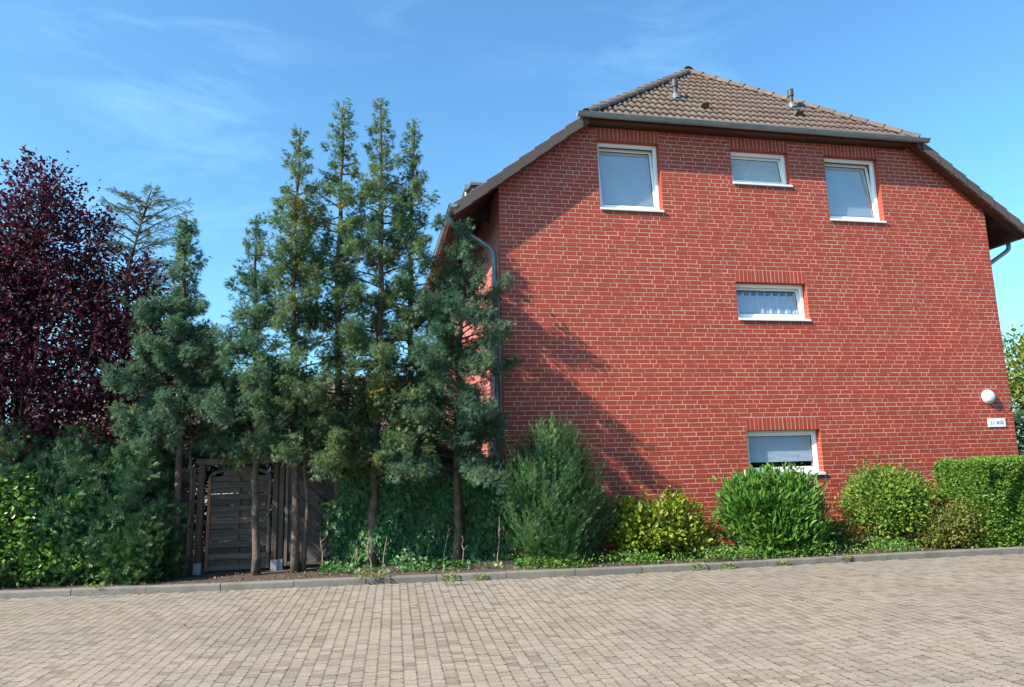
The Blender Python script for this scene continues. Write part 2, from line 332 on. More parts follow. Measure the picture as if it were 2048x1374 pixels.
LEAF2 = leaf_t(.3, .06, 2); LEAF4 = leaf_t(.32); LANCE = leaf_t(.17, .04); IVY = ivy_t(); FROND = frond_t(4, .36); FEATH = frond_t(5, .2, .1); SPRAY = frond_t(4, .42, .3)
def rnd(n): return rng.random(n)
def sph(n): return unit(rng.normal(size=(n, 3)))
def vary(n, clump=None):
    v = rng.random(n)**1.2
    if clump is not None: v = np.clip(.6*v+.4*clump, 0, 1)
    return v

# ------------------------------------------------------------------ ground, pavement, kerb
Zb = .085
KERB = [(-30, 1.2), (-16, .15), (-10, -.38), (-7.2, -.60), (-4.63, -.98), (-3.21, -1.14), (-1.47, -1.34), (-.39, -1.47), (1.05, -1.66), (2.58, -1.76), (4.24, -1.82), (5.92, -1.91), (8.04, -2.05), (11, -2.25), (16, -2.6), (30, -3.6)]
def kerb_y(x):
    return float(np.interp(x, [k[0] for k in KERB], [k[1] for k in KERB]))
link('ground', MB().add([(-300,-300,-.06),(300,-300,-.06),(300,300,-.06),(-300,300,-.06)], [(0,1,2,3)]).mesh('ground'), 'grass', kind='structure')
pav = empty('pavement', (0, 0, 0), kind='structure')
m = MB(); xs = [k[0] for k in KERB]
for a, b in zip(KERB[:-1], KERB[1:]): m.add([(a[0],-16,-.011),(b[0],-16,-.011),(b[0],b[1]+.02,-.011),(a[0],a[1]+.02,-.011)], [(0,1,2,3)])
jb = m.build('joint_bed', 'joint', pav)
# planting bed behind the kerb
m = MB()
for a, b in zip(KERB[:-1], KERB[1:]): m.add([(a[0],a[1]+.05,Zb),(b[0],b[1]+.05,Zb),(b[0],60,Zb),(a[0],60,Zb)], [(0,1,2,3)])
m.build('garden_soil', 'soil', kind='structure')

CX, CY = .107, .10
PR = math.radians(-2.0); pc, ps = math.cos(PR), math.sin(PR)
def paver_outline(hi):
    P = []; g = .0024; gx = .0029
    bx = (lambda t: .010*math.sin(2*math.pi*t)) ; zz = lambda t: .0115*(1-abs(((t*2) % 1)*2-1)*2)
    nx, ny = (5, 5) if hi else (3, 4)
    for i in range(nx): t = i/nx; P.append((t*CX, bx(t)*1., t, 0))
    for i in range(ny): t = i/ny; P.append((CX, t*CY, 1, t))
    for i in range(nx): t = 1-i/nx; P.append((t*CX, CY, t, 1))
    for i in range(ny): t = 1-i/ny; P.append((0, t*CY, 0, t))
    out = []
    for x, y, u, v in P:
        X = x+zz(v)-(u-.5)*2*gx; Y = (v*CY)+bx(u)*.55-(v-.5)*2*g
        out.append((X-CX/2, Y-CY/2))
    return out
def paver_mesh(hi):
    o = paver_outline(hi); n = len(o); c = .0035
    ins = [(x*(1-c/(CX/2)), y*(1-c/(CY/2))) for x, y in o]
    if False:
        V = [(x, y, 0) for x, y in ins]+[(x, y, -.0035) for x, y in o]+[(x, y, -.02) for x, y in o]; rings = 2
    else:
        V = [(x, y, 0) for x, y in o]+[(x, y, -.02) for x, y in o]; rings = 1
    F = [tuple(range(n))]
    for r in range(rings):
        for i in range(n): j = (i+1) % n; F.append((r*n+i, (r+1)*n+i, (r+1)*n+j, r*n+j))
    return V, F
PV = {h: paver_mesh(h) for h in (0, 1)}
def tri(F):
    out = []
    for f in F:
        for i in range(1, len(f)-1): out.append((f[0], f[i], f[i+1]))
    return np.array(out)
pmesh = bpy.data.meshes.new('paver'); pmesh.from_pydata(PV[1][0], [], PV[1][1]); pmesh.materials.append(M['paver'])
cand = []
camv = Vector(CAM)
for i in range(-130, 150):
    stag = .035*((i*7) % 3 - 1)
    for j in range(-90, 20):
        lx, ly = i*CX, j*CY+stag
        x = -2.0+lx*pc-ly*ps; y = -1.6+lx*ps+ly*pc
        if y > kerb_y(x)-.055 or y < -9.6 or x < -12 or x > 13: continue
        dep = (x-CAM[0])*fw.x+(y-CAM[1])*fw.y
        lat = (x-CAM[0])*ri.x+(y-CAM[1])*ri.y
        inside = dep > 4.95 and abs(lat) < .745*dep
        if not inside and (abs(lat) > .95*dep+1.2): continue
        cand.append((dep, x, y, inside))
cand.sort()
near = [c for c in cand if c[3]][:300]; nearset = set((c[1], c[2]) for c in near)
for dep, x, y, _ in near:
    o = link('paver', pmesh, None, pav); o.location = (x, y, random.uniform(-.0015, .0015)); o.rotation_euler = (random.gauss(0, .006), random.gauss(0, .006), PR+random.gauss(0, .008))
cl_v, cl_f, nn = [], [], 0
for lod in (1, 0):
    T = np.array(PV[lod][0], float); F = tri(PV[lod][1])
    sel = [c for c in cand if (c[1], c[2]) not in nearset and ((c[3] and c[0] < 7.0) == bool(lod))]
    if not sel: continue
    A = np.array([(c[1], c[2], 0) for c in sel]); n = len(A)
    A[:, 2] = rng.uniform(-.0018, .0018, n); ang = PR+rng.normal(0, .008, n); tx, ty = rng.normal(0, .006, n), rng.normal(0, .006, n)
    c_, s_ = np.cos(ang), np.sin(ang)
    X = T[None, :, 0]*c_[:, None]-T[None, :, 1]*s_[:, None]; Y = T[None, :, 0]*s_[:, None]+T[None, :, 1]*c_[:, None]
    Zz = T[None, :, 2]+X*tx[:, None]+Y*ty[:, None]
    V = np.stack([X, Y, Zz], -1)+A[:, None]
    cl_v.append(V.reshape(-1, 3)); cl_f.append((F[None]+(np.arange(n)*len(T))[:, None, None]).reshape(-1, 3)+nn); nn += n*len(T)
o = link('paver_field', fastmesh('paver_field', np.concatenate(cl_v), np.concatenate(cl_f)), 'paver', pav, kind='stuff')
# coarse slab of the same paving beyond the built stones
m = MB()
for x0, x1, y0, y1 in ((-30,-12.05,-16,-.4),(13.05,30,-16,-3.2),(-12.05,13.05,-16,-9.7)):
    m.add([(x0,y0,-.006),(x1,y0,-.006),(x1,y1,-.006),(x0,y1,-.006)], [(0,1,2,3)])
m.build('paving_beyond', 'paver', pav)

kerb = empty('kerb', (0, 0, 0), kind='structure')
kx = -12.3; prof = [(0, -.02), (0, .066), (.006, .080), (.02, .089), (.072, .092), (.08, .088), (.08, -.02)]
while kx < 13:
    a = Vector((kx, kerb_y(kx))); b = Vector((kx+.99, kerb_y(kx+.99))); d = (b-a).normalized(); nrm = Vector((-d.y, d.x))
    dz = random.gauss(0, .004); m = MB(); k = len(prof); off = random.gauss(0, .004)
    vs = [(p.x+nrm.x*(u-.0+off), p.y+nrm.y*(u+off), w+dz) for p in (a-d*.001, b+d*.0005) for u, w in prof]
    fs = [(i, i+k, i+k+1, i+1) for i in range(k-1)]+[tuple(range(k)), tuple(range(2*k-1, k-1, -1))]
    m.add(vs, fs).build('kerb_stone', 'concrete', kerb)
    kx += 1.0

# ------------------------------------------------------------------ the brick house
FWD = 10.48                                    # facade width
house = empty('brick_house', (FWD/2, 0, 0), 'red brick house with half-hipped brown tile roof and white windows', 'house')
SL = .76; ZE = 6.645                           # roof pitch along the facade, underside height at the wall corner
OPEN = [  # x0, x1, z0, z1, kind
    (1.93, 3.18, 7.665-17*.0824, 7.665, 'blind'), (4.69, 5.96, 7.665-9*.0824, 7.665, 'frost'), (6.77, 8.02, 7.665-17*.0824, 7.665, 'blind'),
    (4.58, 6.08, 4.945-9/12, 4.945, 'curtain'), (4.55, 6.07, 2.112-10/12, 2.112, 'half')]
zs = [4.945-k/12 for k in range(60, 0, -1) if 4.945-k/12 > -.1]+[4.945+k*.0824 for k in range(0, 38)]
zs = [z for z in zs if z < 7.96]
GAP = .0102
bricks = []                                    # (poly, front jitter)
prevj = []
for k, z in enumerate(zs):
    h = (zs[k+1]-z) if k+1 < len(zs) else .0824
    if z+h > 7.95: break
    zc = z+h/2
    cuts = sorted([(o[0], o[1]) for o in OPEN if o[2]-.001 < zc < o[3]+.247])
    segs = []; x = 0.
    for a, b in cuts: segs.append((x, a)); x = b
    segs.append((x, FWD))
    joints = []
    for a, b in segs:
        x = a; first = True
        while x < b-.02:
            if first: ln = random.choice([.25, .125, .19, .0625+.125, .25]); first = False
            else: ln = .125 if random.random() < .17 else .25
            if any(abs(x+ln-j) < .035 for j in prevj): ln = {.25: .125, .125: .25}.get(ln, .25) if random.random() < .8 else ln
            if any(abs(x+ln-j) < .03 for j in prevj): ln += .05
            e = x+ln
            if b-e < .06: e = b
            x0 = x+(0 if abs(x-a) < 1e-6 else GAP/2); x1 = e-(0 if e == b else GAP/2)
            joints.append(e)
            P = [(x0, z+GAP/2), (x1, z+GAP/2), (x1, z+h-GAP/2), (x0, z+h-GAP/2)]
            P = clip(P, -SL, 1, ZE-.005); P = clip(P, SL, 1, ZE+SL*FWD-.005) if P else P
            if len(P) >= 3: bricks.append(P)
            x = e
    prevj = joints
for x0, x1, z0, z1, kind in OPEN:              # soldier course over each opening
    n = round((x1-x0)/.0833); w = (x1-x0)/n
    for i in range(n): bricks.append([(x0+i*w+GAP/2, z1), (x0+(i+1)*w-GAP/2, z1), (x0+(i+1)*w-GAP/2, z1+.24), (x0+i*w+GAP/2, z1+.24)])
# wall core: mortar sheet with openings, cut to the gable outline
xb = sorted(set([0, FWD]+[v for o in OPEN for v in (o[0]-.006, o[1]+.006)])); zb = sorted(set([-.1, 7.95]+[v for o in OPEN for v in (o[2]-.002, o[3]+.006)]))
m = MB()
for i in range(len(xb)-1):
    for j in range(len(zb)-1):
        xc, zc = (xb[i]+xb[i+1])/2, (zb[j]+zb[j+1])/2
        if any(o[0] < xc < o[1] and o[2] < zc < o[3] for o in OPEN): continue
        P = [(xb[i], zb[j]), (xb[i+1], zb[j]), (xb[i+1], zb[j+1]), (xb[i], zb[j+1])]
        P = clip(P, -SL, 1, ZE); P = clip(P, SL, 1, ZE+SL*FWD) if P else P
        if len(P) >= 3: m.add([(x, .0035, z) for x, z in P], [tuple(range(len(P)))])
for x0, x1, z0, z1, kind in OPEN:              # reveals
    e = .006; A = [(x0-e, z0-.002), (x1+e, z0-.002), (x1+e, z1+e), (x0-e, z1+e)]
    for i in range(4):
        p, q = A[i], A[(i+1) % 4]
        m.add([(p[0], .0035, p[1]), (q[0], .0035, q[1]), (q[0], .20, q[1]), (p[0], .20, p[1])], [(0, 1, 2, 3)])
wall = m.build('wall', 'mortar', house)
def proj_area(P):
    cx = sum(p[0] for p in P)/len(P); cz = sum(p[1] for p in P)/len(P); d = Vector((cx, 0, cz))-camv
    hid = cx < .35 or (cx < 1.75 and cz < 2.6) or (cx < 3.2 and cz < 1.25) or cz < 1.5
    return (0 if hid else 1)/d.length**3
bm_cache = {}
full = [P for P in bricks if len(P) == 4 and P[1][0]-P[0][0] > .235 and abs(P[2][1]-P[1][1]-(1/12-GAP)) < .001]
full.sort(key=proj_area, reverse=True); chosen = set(id(P) for P in full[:300])
bsh = MB().cbox(0, .239, 0, .115, 0, 1/12-GAP).mesh('brick'); bsh.materials.append(M['brick'])
rest = MB()
for P in bricks:
    jy = random.gauss(0, .0009)
    if id(P) in chosen:
        o = link('brick', bsh, None, None); o.parent = wall; o.location = (P[0][0]-house.location.x-wall.location.x, jy, P[0][1]); 
        o.location = (P[0][0], jy, P[0][1]); o.matrix_parent_inverse = Matrix.Identity(4)
        o.location = Vector(o.location)-Vector(house.location)-Vector(wall.location)
        o.scale = ((P[1][0]-P[0][0])/.239, 1, 1)
    elif len(P) == 4 and abs(P[0][1]-P[1][1]) < 1e-6 and abs(P[2][1]-P[3][1]) < 1e-6 and abs(P[0][0]-P[3][0]) < 1e-6 and abs(P[1][0]-P[2][0]) < 1e-6:
        rest.cbox(P[0][0], P[1][0], jy, .115, P[0][1], P[2][1])
    else: rest.prism(P, jy, .115)
def child_of_wall(mb, name, mat, par, **kw):
    o = link(name, mb.mesh(name), mat, None, **kw); o.parent = par
    o.location = -(Vector(house.location)+Vector(par.location)); return o
child_of_wall(rest, 'bricks', 'brick', wall, kind='stuff')
# side and rear walls, floor levels
m = MB()
D = 10.5
for x in (0.006, FWD-.006):
    m.add([(x, .115, -.1), (x, D, -.1), (x, D, 6.6), (x, .115, 6.6)], [(0, 1, 2, 3)])
m.add([(0, D, -.1), (FWD, D, -.1), (FWD, D, 6.64), (FWD/2, D, 10.5), (0, D, 6.64)], [(0, 1, 2, 3, 4)])
m.build('side_wall', 'sidebrick', house)

# windows ------------------------------------------------------------
def bars(x0, x1, z0, z1, y0, y1, w, wb=None):
    wb = wb or w; m = MB(); c = .006
    m.cbox(x0, x0+w, y0, y1, z0, z1, c); m.cbox(x1-w, x1, y0, y1, z0, z1, c)
    m.cbox(x0+w, x1-w, y0+.0015, y1, z1-w, z1, c); m.cbox(x0+w, x1-w, y0+.0015, y1, z0, z0+wb, c); return m
def sub(mb, name, mat, par, rot=None, smooth=False, **kw):
    """sub-part built in world coordinates; rot = (pivot z, pivot y, angle) tilts it about the X axis"""
    if rot:
        pz, py, a = rot; ca, sa = math.cos(a), math.sin(a)
        mb.v = [(x, py+(y-py)*ca+(z-pz)*sa, pz-(y-py)*sa+(z-pz)*ca) for x, y, z in mb.v]
    o = link(name, mb.mesh(name, smooth), mat, None, **kw); o.parent = par
    o.location = -(Vector(house.location)+Vector(par.location)); return o
WL = {0: 'window with pale pleated blind, tilted open, beside the left roof slope', 1: 'small window with obscure glass, tilted open', 2: 'window with pale pleated blind, tilted open, beside the right roof slope', 3: 'wide window with tabbed lace curtain, tilted open', 4: 'wide closed window with roller blind half drawn'}
for wi, (x0, x1, z0, z1, kind) in enumerate(OPEN):
    zf = z0+.05; fr = .058; y0 = .118
    w = bars(x0+.004, x1-.004, zf, z1-.002, y0, .19, fr, .045).build('window', 'pvc', house, label=WL[wi])
    # sill
    s = MB(); s.prism([(x0+.003, z0+.0), (x1-.003, z0+.0), (x1-.003, z0+.047), (x0+.003, z0+.047)], .0, .117)
    s.add([(x0-.004, -.04, z0-.004), (x1+.012, -.04, z0-.004), (x1+.012, -.04, z0+.036), (x0-.004, -.04, z0+.036), (x0-.004, .0, z0+.045), (x1+.012, .0, z0+.045), (x0-.004, -.002, z0+.03), (x1+.012, -.002, z0+.03), (x0-.004, -.037, z0-.004), (x1+.012, -.037, z0-.004)],
          [(0, 1, 2, 3), (3, 2, 5, 4), (0, 3, 4, 6, 8), (1, 9, 7, 5, 2), (8, 9, 1, 0), (6, 7, 9, 8), (4, 5, 7, 6)])
    sub(s, 'sill', 'alu', w)
    tilt = 0 if kind == 'half' else math.radians(8.5 if z1-z0 < 1 else 6.0)
    a0, a1, b0, b1 = x0+.042, x1-.042, zf+.026, z1-.04
    ys = .126; rot = (b0, ys+.03, tilt) if tilt else None
    sw = .062
    sub(bars(a0, a1, b0, b1, ys, ys+.06, sw, .078), 'sash', 'pvc', w, rot)
    g0, g1, h0, h1 = a0+sw, a1-sw, b0+.078, b1-sw
    sub(bars(g0-.001, g1+.001, h0-.001, h1+.001, ys+.010, ys+.03, .011), 'gasket', 'rubber', w, rot)
    p = MB().add([(g0, ys+.022, h0), (g1, ys+.022, h0), (g1, ys+.022, h1), (g0, ys+.022, h1)], [(0, 1, 2, 3)])
    sub(p, 'pane', {'frost': 'frost', 'half': 'glass_clear'}.get(kind, 'glass'), w, rot)
    if kind in ('blind', 'half'):
        lo = h0 if kind == 'blind' else h0+.115
        hi_ = h1+.0; n = int((hi_-lo)/.022); b = MB()
        for i in range(n):
            za, zb_ = lo+(hi_-lo)*i/n, lo+(hi_-lo)*(i+1)/n; zm = (za+zb_)/2
            b.add([(g0, ys+.052, za), (g1, ys+.052, za), (g1, ys+.043, zm), (g0, ys+.043, zm), (g1, ys+.052, zb_), (g0, ys+.052, zb_)], [(0, 1, 2, 3), (3, 2, 4, 5)])
        if kind == 'half': b.box(g0, g1, ys+.040, ys+.058, lo-.018, lo)
        sub(b, 'blind', 'blind', w, rot)
    if kind == 'curtain':
        b = MB(); n = 90; rows = [(h0+.0, 1.), (h0+(h1-h0)*.45, .8), (h1-.075, .55)]
        pts = []
        for ri_, (zz, am) in enumerate(rows):
            for i in range(n+1):
                u = i/n; pts.append((g0+(g1-g0)*u, ys+.062+am*(.012*math.sin(u*42+.6*math.sin(u*9))+.006*math.sin(u*97)), zz+(.010*math.sin(u*33) if ri_ == 0 else (-.016*abs(math.sin(u*8.5*math.pi)) if ri_ == 2 else 0))))
        b.add(pts, [(r*(n+1)+i, r*(n+1)+i+1, (r+1)*(n+1)+i+1, (r+1)*(n+1)+i) for r in range(2) for i in range(n)])
        for i in range(9):
            xc = g0+.02+(g1-g0-.04)*i/8; b.box(xc-.018, xc+.018, ys+.058, ys+.062, h1-.085, h1-.028)
        sub(b, 'curtain', 'curtain', w, rot)
    # dark room behind
    e = .03; r = MB(); q = [(x0-.2, z0-.3), (x1+.2, z0-.3), (x1+.2, z1+.15), (x0-.2, z1+.15)]
    for i in range(4):
        s_, t_ = q[i], q[(i+1) % 4]; r.add([(s_[0], .21, s_[1]), (t_[0], .21, t_[1]), (t_[0], 1.7, t_[1]), (s_[0], 1.7, s_[1])], [(0, 1, 2, 3)])
    r.add([(x, 1.7, z) for x, z in q], [(0, 1, 2, 3)])
    sub(r, 'room', 'dark', w)
    if kind == 'half':
        sub(MB().box(x1-.42, x1-.30, .45, .55, z0+.05, z0+.42), 'room_lamp', 'white', w)

# roof ---------------------------------------------------------------
YH, ZH = -.24, 8.03                            # hip eave
AP = Vector((FWD/2, 2.57, 10.84))              # apex of the half hip
VERY = -.29
T0 = ZE+.12
def topz(x): return T0+SL*(x if x < FWD/2 else FWD-x)
XE = -.80
def slab(side):
    f = (lambda x: x) if side < 0 else (lambda x: FWD-x)
    P = [(XE, -.255), (1.64, -.255), (AP.x, AP.y-.03), (AP.x, D+.5), (XE, D+.5)]
    top = [(f(x), y, T0+SL*x) for x, y in P]; bot = [(f(x), y, T0+SL*x-.11) for x, y in P]; n = len(P)
    fs = [tuple(range(n)), tuple(range(2*n-1, n-1, -1))]+[(i, (i+1) % n, (i+1) % n+n, i+n) for i in range(n)]
    return top+bot, fs
roof = MB().add(*slab(-1)).add(*slab(1))
hv = [(1.64, YH+.01, ZH-.01), (FWD-1.64, YH+.01, ZH-.01), (AP.x, AP.y, AP.z-.03)]
roof.add(hv, [(0, 1, 2)])
roof = roof.build('roof', 'sheet', house)
def rsub(mb, name, mat, smooth=False, **kw): return sub(mb, name, mat, roof, None, smooth, **kw)
# tiles of the half hip
sd = Vector((0, AP.y-YH, AP.z-ZH)); SLN = sd.length; sd.normalize(); nd = Vector((0, -sd.z, sd.y))
TW, TL = .30, .335
def tile_mesh():
    V = []; F = []; n = 16
    pr = [(i/n, .020*math.cos(4*math.pi*(i/n))) for i in range(n+1)]
    for (v, lift) in ((0, .036), (TL+.07, .002)):
        for u, h in pr: V.append((u*(TW+.012)-.006, v, h+lift))
    for u, h in pr: V.append((u*(TW+.012)-.006, .004, h+.034-.022))
    k = n+1
    for i in range(n):
        F.append((i, i+1, k+i+1, k+i)); F.append((2*k+i, 2*k+i+1, i+1, i))
    return V, F
TV, TF = tile_mesh()
tmesh = bpy.data.meshes.new('roof_tile'); tmesh.from_pydata(TV, [], TF); tmesh.materials.append(M['tile'])
for p in tmesh.polygons: p.use_smooth = True
def hipx(v): return 1.66+(AP.x-1.66)*v/SLN      # left hip line
rot = Matrix(((1, 0, 0), (0, sd.y, nd.y), (0, sd.z, nd.z)))
row = 0; v = -.03
while v < SLN:
    lo = hipx(max(v, 0)); hi_ = hipx(min(v+TL+.05, SLN)); off = AP.x-.15
    i0 = int(math.floor((1.3-off)/TW))
    for i in range(i0, 40):
        x = off+i*TW
        if x+TW < lo or x > FWD-lo: continue
        org = Vector((x, YH, ZH))+sd*v+nd*.012
        insideL = x > hi_-.02; insideR = x+TW < FWD-hi_+.02
        if insideL and insideR: me = tmesh
        else:
            b = bmesh.new(); vs = [b.verts.new(c) for c in TV]
            for f in TF: b.faces.new([vs[q] for q in f])
            for sgn in ((-1, 1) if not (insideL or insideR) else ((-1,) if not insideL else (1,))):
                s0 = (AP.x-1.66)/SLN
                if sgn < 0: co = Vector((hipx(v)-x, 0, 0)); no = Vector((-1, s0, 0))
                else: co = Vector((FWD-hipx(v)-x, 0, 0)); no = Vector((1, s0, 0))
                bmesh.ops.bisect_plane(b, geom=b.verts[:]+b.edges[:]+b.faces[:], plane_co=co, plane_no=no, clear_outer=True)
            if not b.faces: b.free(); continue
            me = bpy.data.meshes.new('roof_tile'); b.to_mesh(me); b.free(); me.materials.append(M['tile'])
            for p in me.polygons: p.use_smooth = True
        o = link('roof_tile', me, None, None); o.parent = roof
        o.matrix_local = Matrix.Translation(org-Vector(house.location)-Vector(roof.location)) @ rot.to_4x4()
    v += TL; row += 1
# hip and ridge tiles
def cap_tile(a, b, r0, r1, upv, lift0, lift1):
    """half-round tile from a to b"""
    d = (b-a).normalized(); s = d.cross(upv).normalized(); n = s.cross(d); V = []; F = []; K = 8
    for (p, r, lf) in ((a, r0, lift0), (b, r1, lift1)):
        for rr in (r, r-.018):
            for i in range(K+1):
                t = math.pi*i/K; V.append(tuple(p+s*(rr*math.cos(t)*1.05)+n*(rr*math.sin(t)*.85+lf)))
    k = K+1
    for i in range(K):
        F += [(i, i+1, 2*k+i+1, 2*k+i), (k+i+1, k+i, 3*k+i, 3*k+i+1), (i+1, i, k+i, k+i+1), (2*k+i, 2*k+i+1, 3*k+i+1, 3*k+i)]
    F += [(0, 2*k, 3*k, k), (K, k+K, 3*k+K, 2*k+K)]
    return MB().add(V, F)
for side in (-1, 1):
    f0 = Vector((1.68, YH, ZH+.0)) if side < 0 else Vector((FWD-1.68, YH, ZH))
    L_ = (AP-f0).length; d = (AP-f0)/L_; n = 15; st = L_/n
    for i in range(n):
        a = f0+d*(i*st-.03); b = f0+d*((i+1)*st+.02)
        rsub(cap_tile(a, b, .112+random.gauss(0, .002), .10, Vector((0, -.35, 1)), .030, .016), 'hip_tile', 'ridge')
for i in range(6):
    a = AP+Vector((0, -.08+i*.38, .0)); rsub(cap_tile(a, a+Vector((0, .41, 0)), .125, .11, Vector((0, 0, 1)), .04, .02), 'ridge_tile', 'ridge')
# verge tiles, bargeboards and soffits on both slopes
for side in (-1, 1):
    f = (lambda x: x) if side < 0 else (lambda x: FWD-x)
    n = 8; xa, xb_ = XE-.02, 1.56; st = (xb_-xa)/n
    for i in range(n):
        p, q = xa+i*st-.035, xa+(i+1)*st+.015; lp, lq = .040, .008
        zp, zq = T0+SL*p+lp, T0+SL*q+lq; hgt = .225; yo = -.010
        V = []
        for (x, z, h, o_) in ((p, zp, hgt, yo), (q, zq, hgt-.012, 0)):
            V += [(f(x), VERY+o_, z-h), (f(x), VERY+o_, z-.012), (f(x), VERY+o_+.012, z), (f(x), VERY+.16, z), (f(x), VERY+.16, z-.02), (f(x), VERY+.022, z-.022), (f(x), VERY+.022, z-h)]
        k = 7; F = [(j, j+1, k+j+1, k+j) for j in range(k-1)]+[(k-1, 0, k, 2*k-1), tuple(range(k-1, -1, -1)), tuple(range(k, 2*k))]
        rsub(MB().add(V, F), 'verge_tile', 'verge')
    V = []
    for x in (XE+.03, 1.70):
        z = T0+SL*x; V += [(f(x), VERY+.026, z-.215), (f(x), VERY+.026, z-.05), (f(x), VERY+.06, z-.05), (f(x), VERY+.06, z-.215)]
    rsub(MB().add(V, [(0, 1, 5, 4), (1, 2, 6, 5), (2, 3, 7, 6), (3, 0, 4, 7), (3, 2, 1, 0), (4, 5, 6, 7)]), 'bargeboard', 'soffit')
    nb = 3; bw = (0-(VERY+.065)-.004)/nb                          # soffit boards between bargeboard and wall
    for i in range(nb):
        y0 = VERY+.065+i*bw; y1 = y0+bw-.006; V = []
        for x in (XE+.03, 1.75):
            z = ZE+SL*x-.012; V += [(f(x), y0, z), (f(x), y1, z), (f(x), y1, z+.02), (f(x), y0, z+.02)]
        rsub(MB().add(V, [(0, 1, 5, 4), (1, 2, 6, 5), (2, 3, 7, 6), (3, 0, 4, 7), (3, 2, 1, 0), (4, 5, 6, 7)]), 'soffit_board', 'soffit')
    # eave soffit along the side wall, running boards
    nb = 8; x_in, x_out = -.008, XE+.06; bw = (x_in-x_out)/nb
    for i in range(nb):
        xa_, xb2 = x_out+i*bw, x_out+(i+1)*bw-.008; V = []
        for y in (.0, D+.3):
            for x in (xa_, xb2): V.append((f(x), y, ZE+SL*x-.014)); 
            for x in (xb2, xa_): V.append((f(x), y, ZE+SL*x+.006))
        rsub(MB().add(V, [(0, 1, 5, 4), (1, 2, 6, 5), (2, 3, 7, 6), (3, 0, 4, 7), (3, 2, 1, 0), (4, 5, 6, 7)]), 'eave_board', 'soffit_y')
# half-hip soffit: fascia + two boards
rsub(MB().box(1.62, FWD-1.62, YH-.0, YH+.025, 7.93, 8.03), 'fascia', 'soffit')
for i in range(2): rsub(MB().box(1.66, FWD-1.66, -.212+i*.106, -.112+i*.106, 7.927+i*.001, 7.945), 'soffit_board', 'soffit')
rsub(MB().box(1.75, FWD-1.75, -.012, .02, 7.905, 7.925), 'soffit_trim', 'soffit')

def gutter(path, r, name='gutter', bracket=True):
    """half-round gutter open upwards along a straight level path"""
    a, b = Vector(path[0]), Vector(path[1]); d = (b-a).normalized(); s = Vector((d.y, -d.x, 0)).normalized(); u = Vector((0, 0, 1)); V = []; F = []; K = 10
    for p in (a, b):
        for rr in (r, r-.004):
            for i in range(K+1):
                t = math.pi*i/K; V.append(tuple(p+s*(rr*math.cos(t))-u*(rr*math.sin(t))))
    k = K+1
    for i in range(K): F += [(i, 2*k+i, 2*k+i+1, i+1), (k+i, k+i+1, 3*k+i+1, 3*k+i)]
    F += [(0, k, 3*k, 2*k), (K, 2*k+K, 3*k+K, k+K)]
    F += [tuple(range(K, -1, -1)), tuple(2*k+i for i in range(K+1))]
    g = MB().add(V, F)
    g.tube([a+s*(r+.004)+u*.0, b+s*(r+.004)+u*.0], .008, 6)       # front bead
    o = g.build(name, 'zinc', house)
    n = int((b-a).length/.72)
    if bracket:
        for i in range(n):
            p = a+d*((i+.5)*(b-a).length/n); q = MB(); V = []; F = []
            for e in (-.011, .011):
                for i2 in range(K+1):
                    t = math.pi*i2/K; V.append(tuple(p+d*e+s*((r+.0035)*math.cos(t))-u*((r+.0035)*math.sin(t))))
            for i2 in range(K): F.append((i2, k+i2, k+i2+1, i2+1))
            oo = link('bracket', MB().add(V, F).mesh('bracket'), 'zinc', None); oo.parent = o; oo.location = -(Vector(house.location)+Vector(o.location))
    return o
gutter([(1.46, YH-.065, 8.015), (FWD-1.46, YH-.065, 8.005)], .072)
gutter([(XE-.055, D+.4, 6.13), (XE-.055, -.31, 6.13)], .072)
gutter([(FWD-XE+.055, -.31, 6.13), (FWD-XE+.055, D+.4, 6.13)], .072)
for side in (-1, 1):
    f = (lambda x: x) if side < 0 else (lambda x: FWD-x)
    yp = .17 if side < 0 else .32
    pts = [(XE-.055, 6.06), (XE-.055, 5.98), (XE-.03, 5.92), (XE+.05, 5.86), (-.32, 5.60), (-.16, 5.50), (-.085, 5.38), (-.075, 5.25), (-.075, 3), (-.075, .1)]
    p = MB().tube([(f(x), yp, z) for x, z in pts], .045, 12).build('downpipe', 'zinc', house, smooth=True)
    for z in (4.7, 2.9, 1.2):
        cl = link('pipe_clip', MB().tube([(f(-.075), yp, z-.015), (f(-.075), yp, z+.015)], .05, 12).mesh('pipe_clip'), 'lead', None); cl.parent = p; cl.location = -(Vector(house.location)+Vector(p.location))
# vents on the half hip
def hip_pt(x, t): return Vector((x, YH, ZH))+sd*t
for px, t, h, cap_ in ((4.01, 1.50, .46, 1), (6.76, 1.55, .46, 0)):
    b = hip_pt(px, t)
    p = MB().tube([b+Vector((0,0,-.1)), b+Vector((0,0,.13)), b+Vector((0,0,h))], [.05, .048, .046], 14, True)
    vp = p.build('vent_pipe', 'pipe', house, smooth=False)
    k = MB().tube([b+Vector((0,0,h-.17)), b+Vector((0,0,h-.165)), b+Vector((0,0,h-.01)), b+Vector((0,0,h))], [.05, .066, .066, .05], 14)
    c = link('cap', k.mesh('cap'), 'pipe', None); c.parent = vp; c.location = -(Vector(house.location)+Vector(vp.location))
    k = MB().tube([b+Vector((0,-.03,-.02)), b+Vector((0,0,.12)), b+Vector((0,0,.15))], [.10, .066, .052], 14); 
    q = [b+nd*.055+Vector((sx*.13, 0, 0))+sd*tt for sx, tt in ((-1, -.16), (1, -.16), (1, .12), (-1, .12))]
    k.add([tuple(v_) for v_ in q]+[tuple(v_-nd*.03) for v_ in q], [(0, 1, 2, 3), (0, 4, 5, 1), (1, 5, 6, 2), (2, 6, 7, 3), (3, 7, 4, 0)])
    c = link('flashing', k.mesh('flashing'), 'lead', None); c.parent = vp; c.location = -(Vector(house.location)+Vector(vp.location))
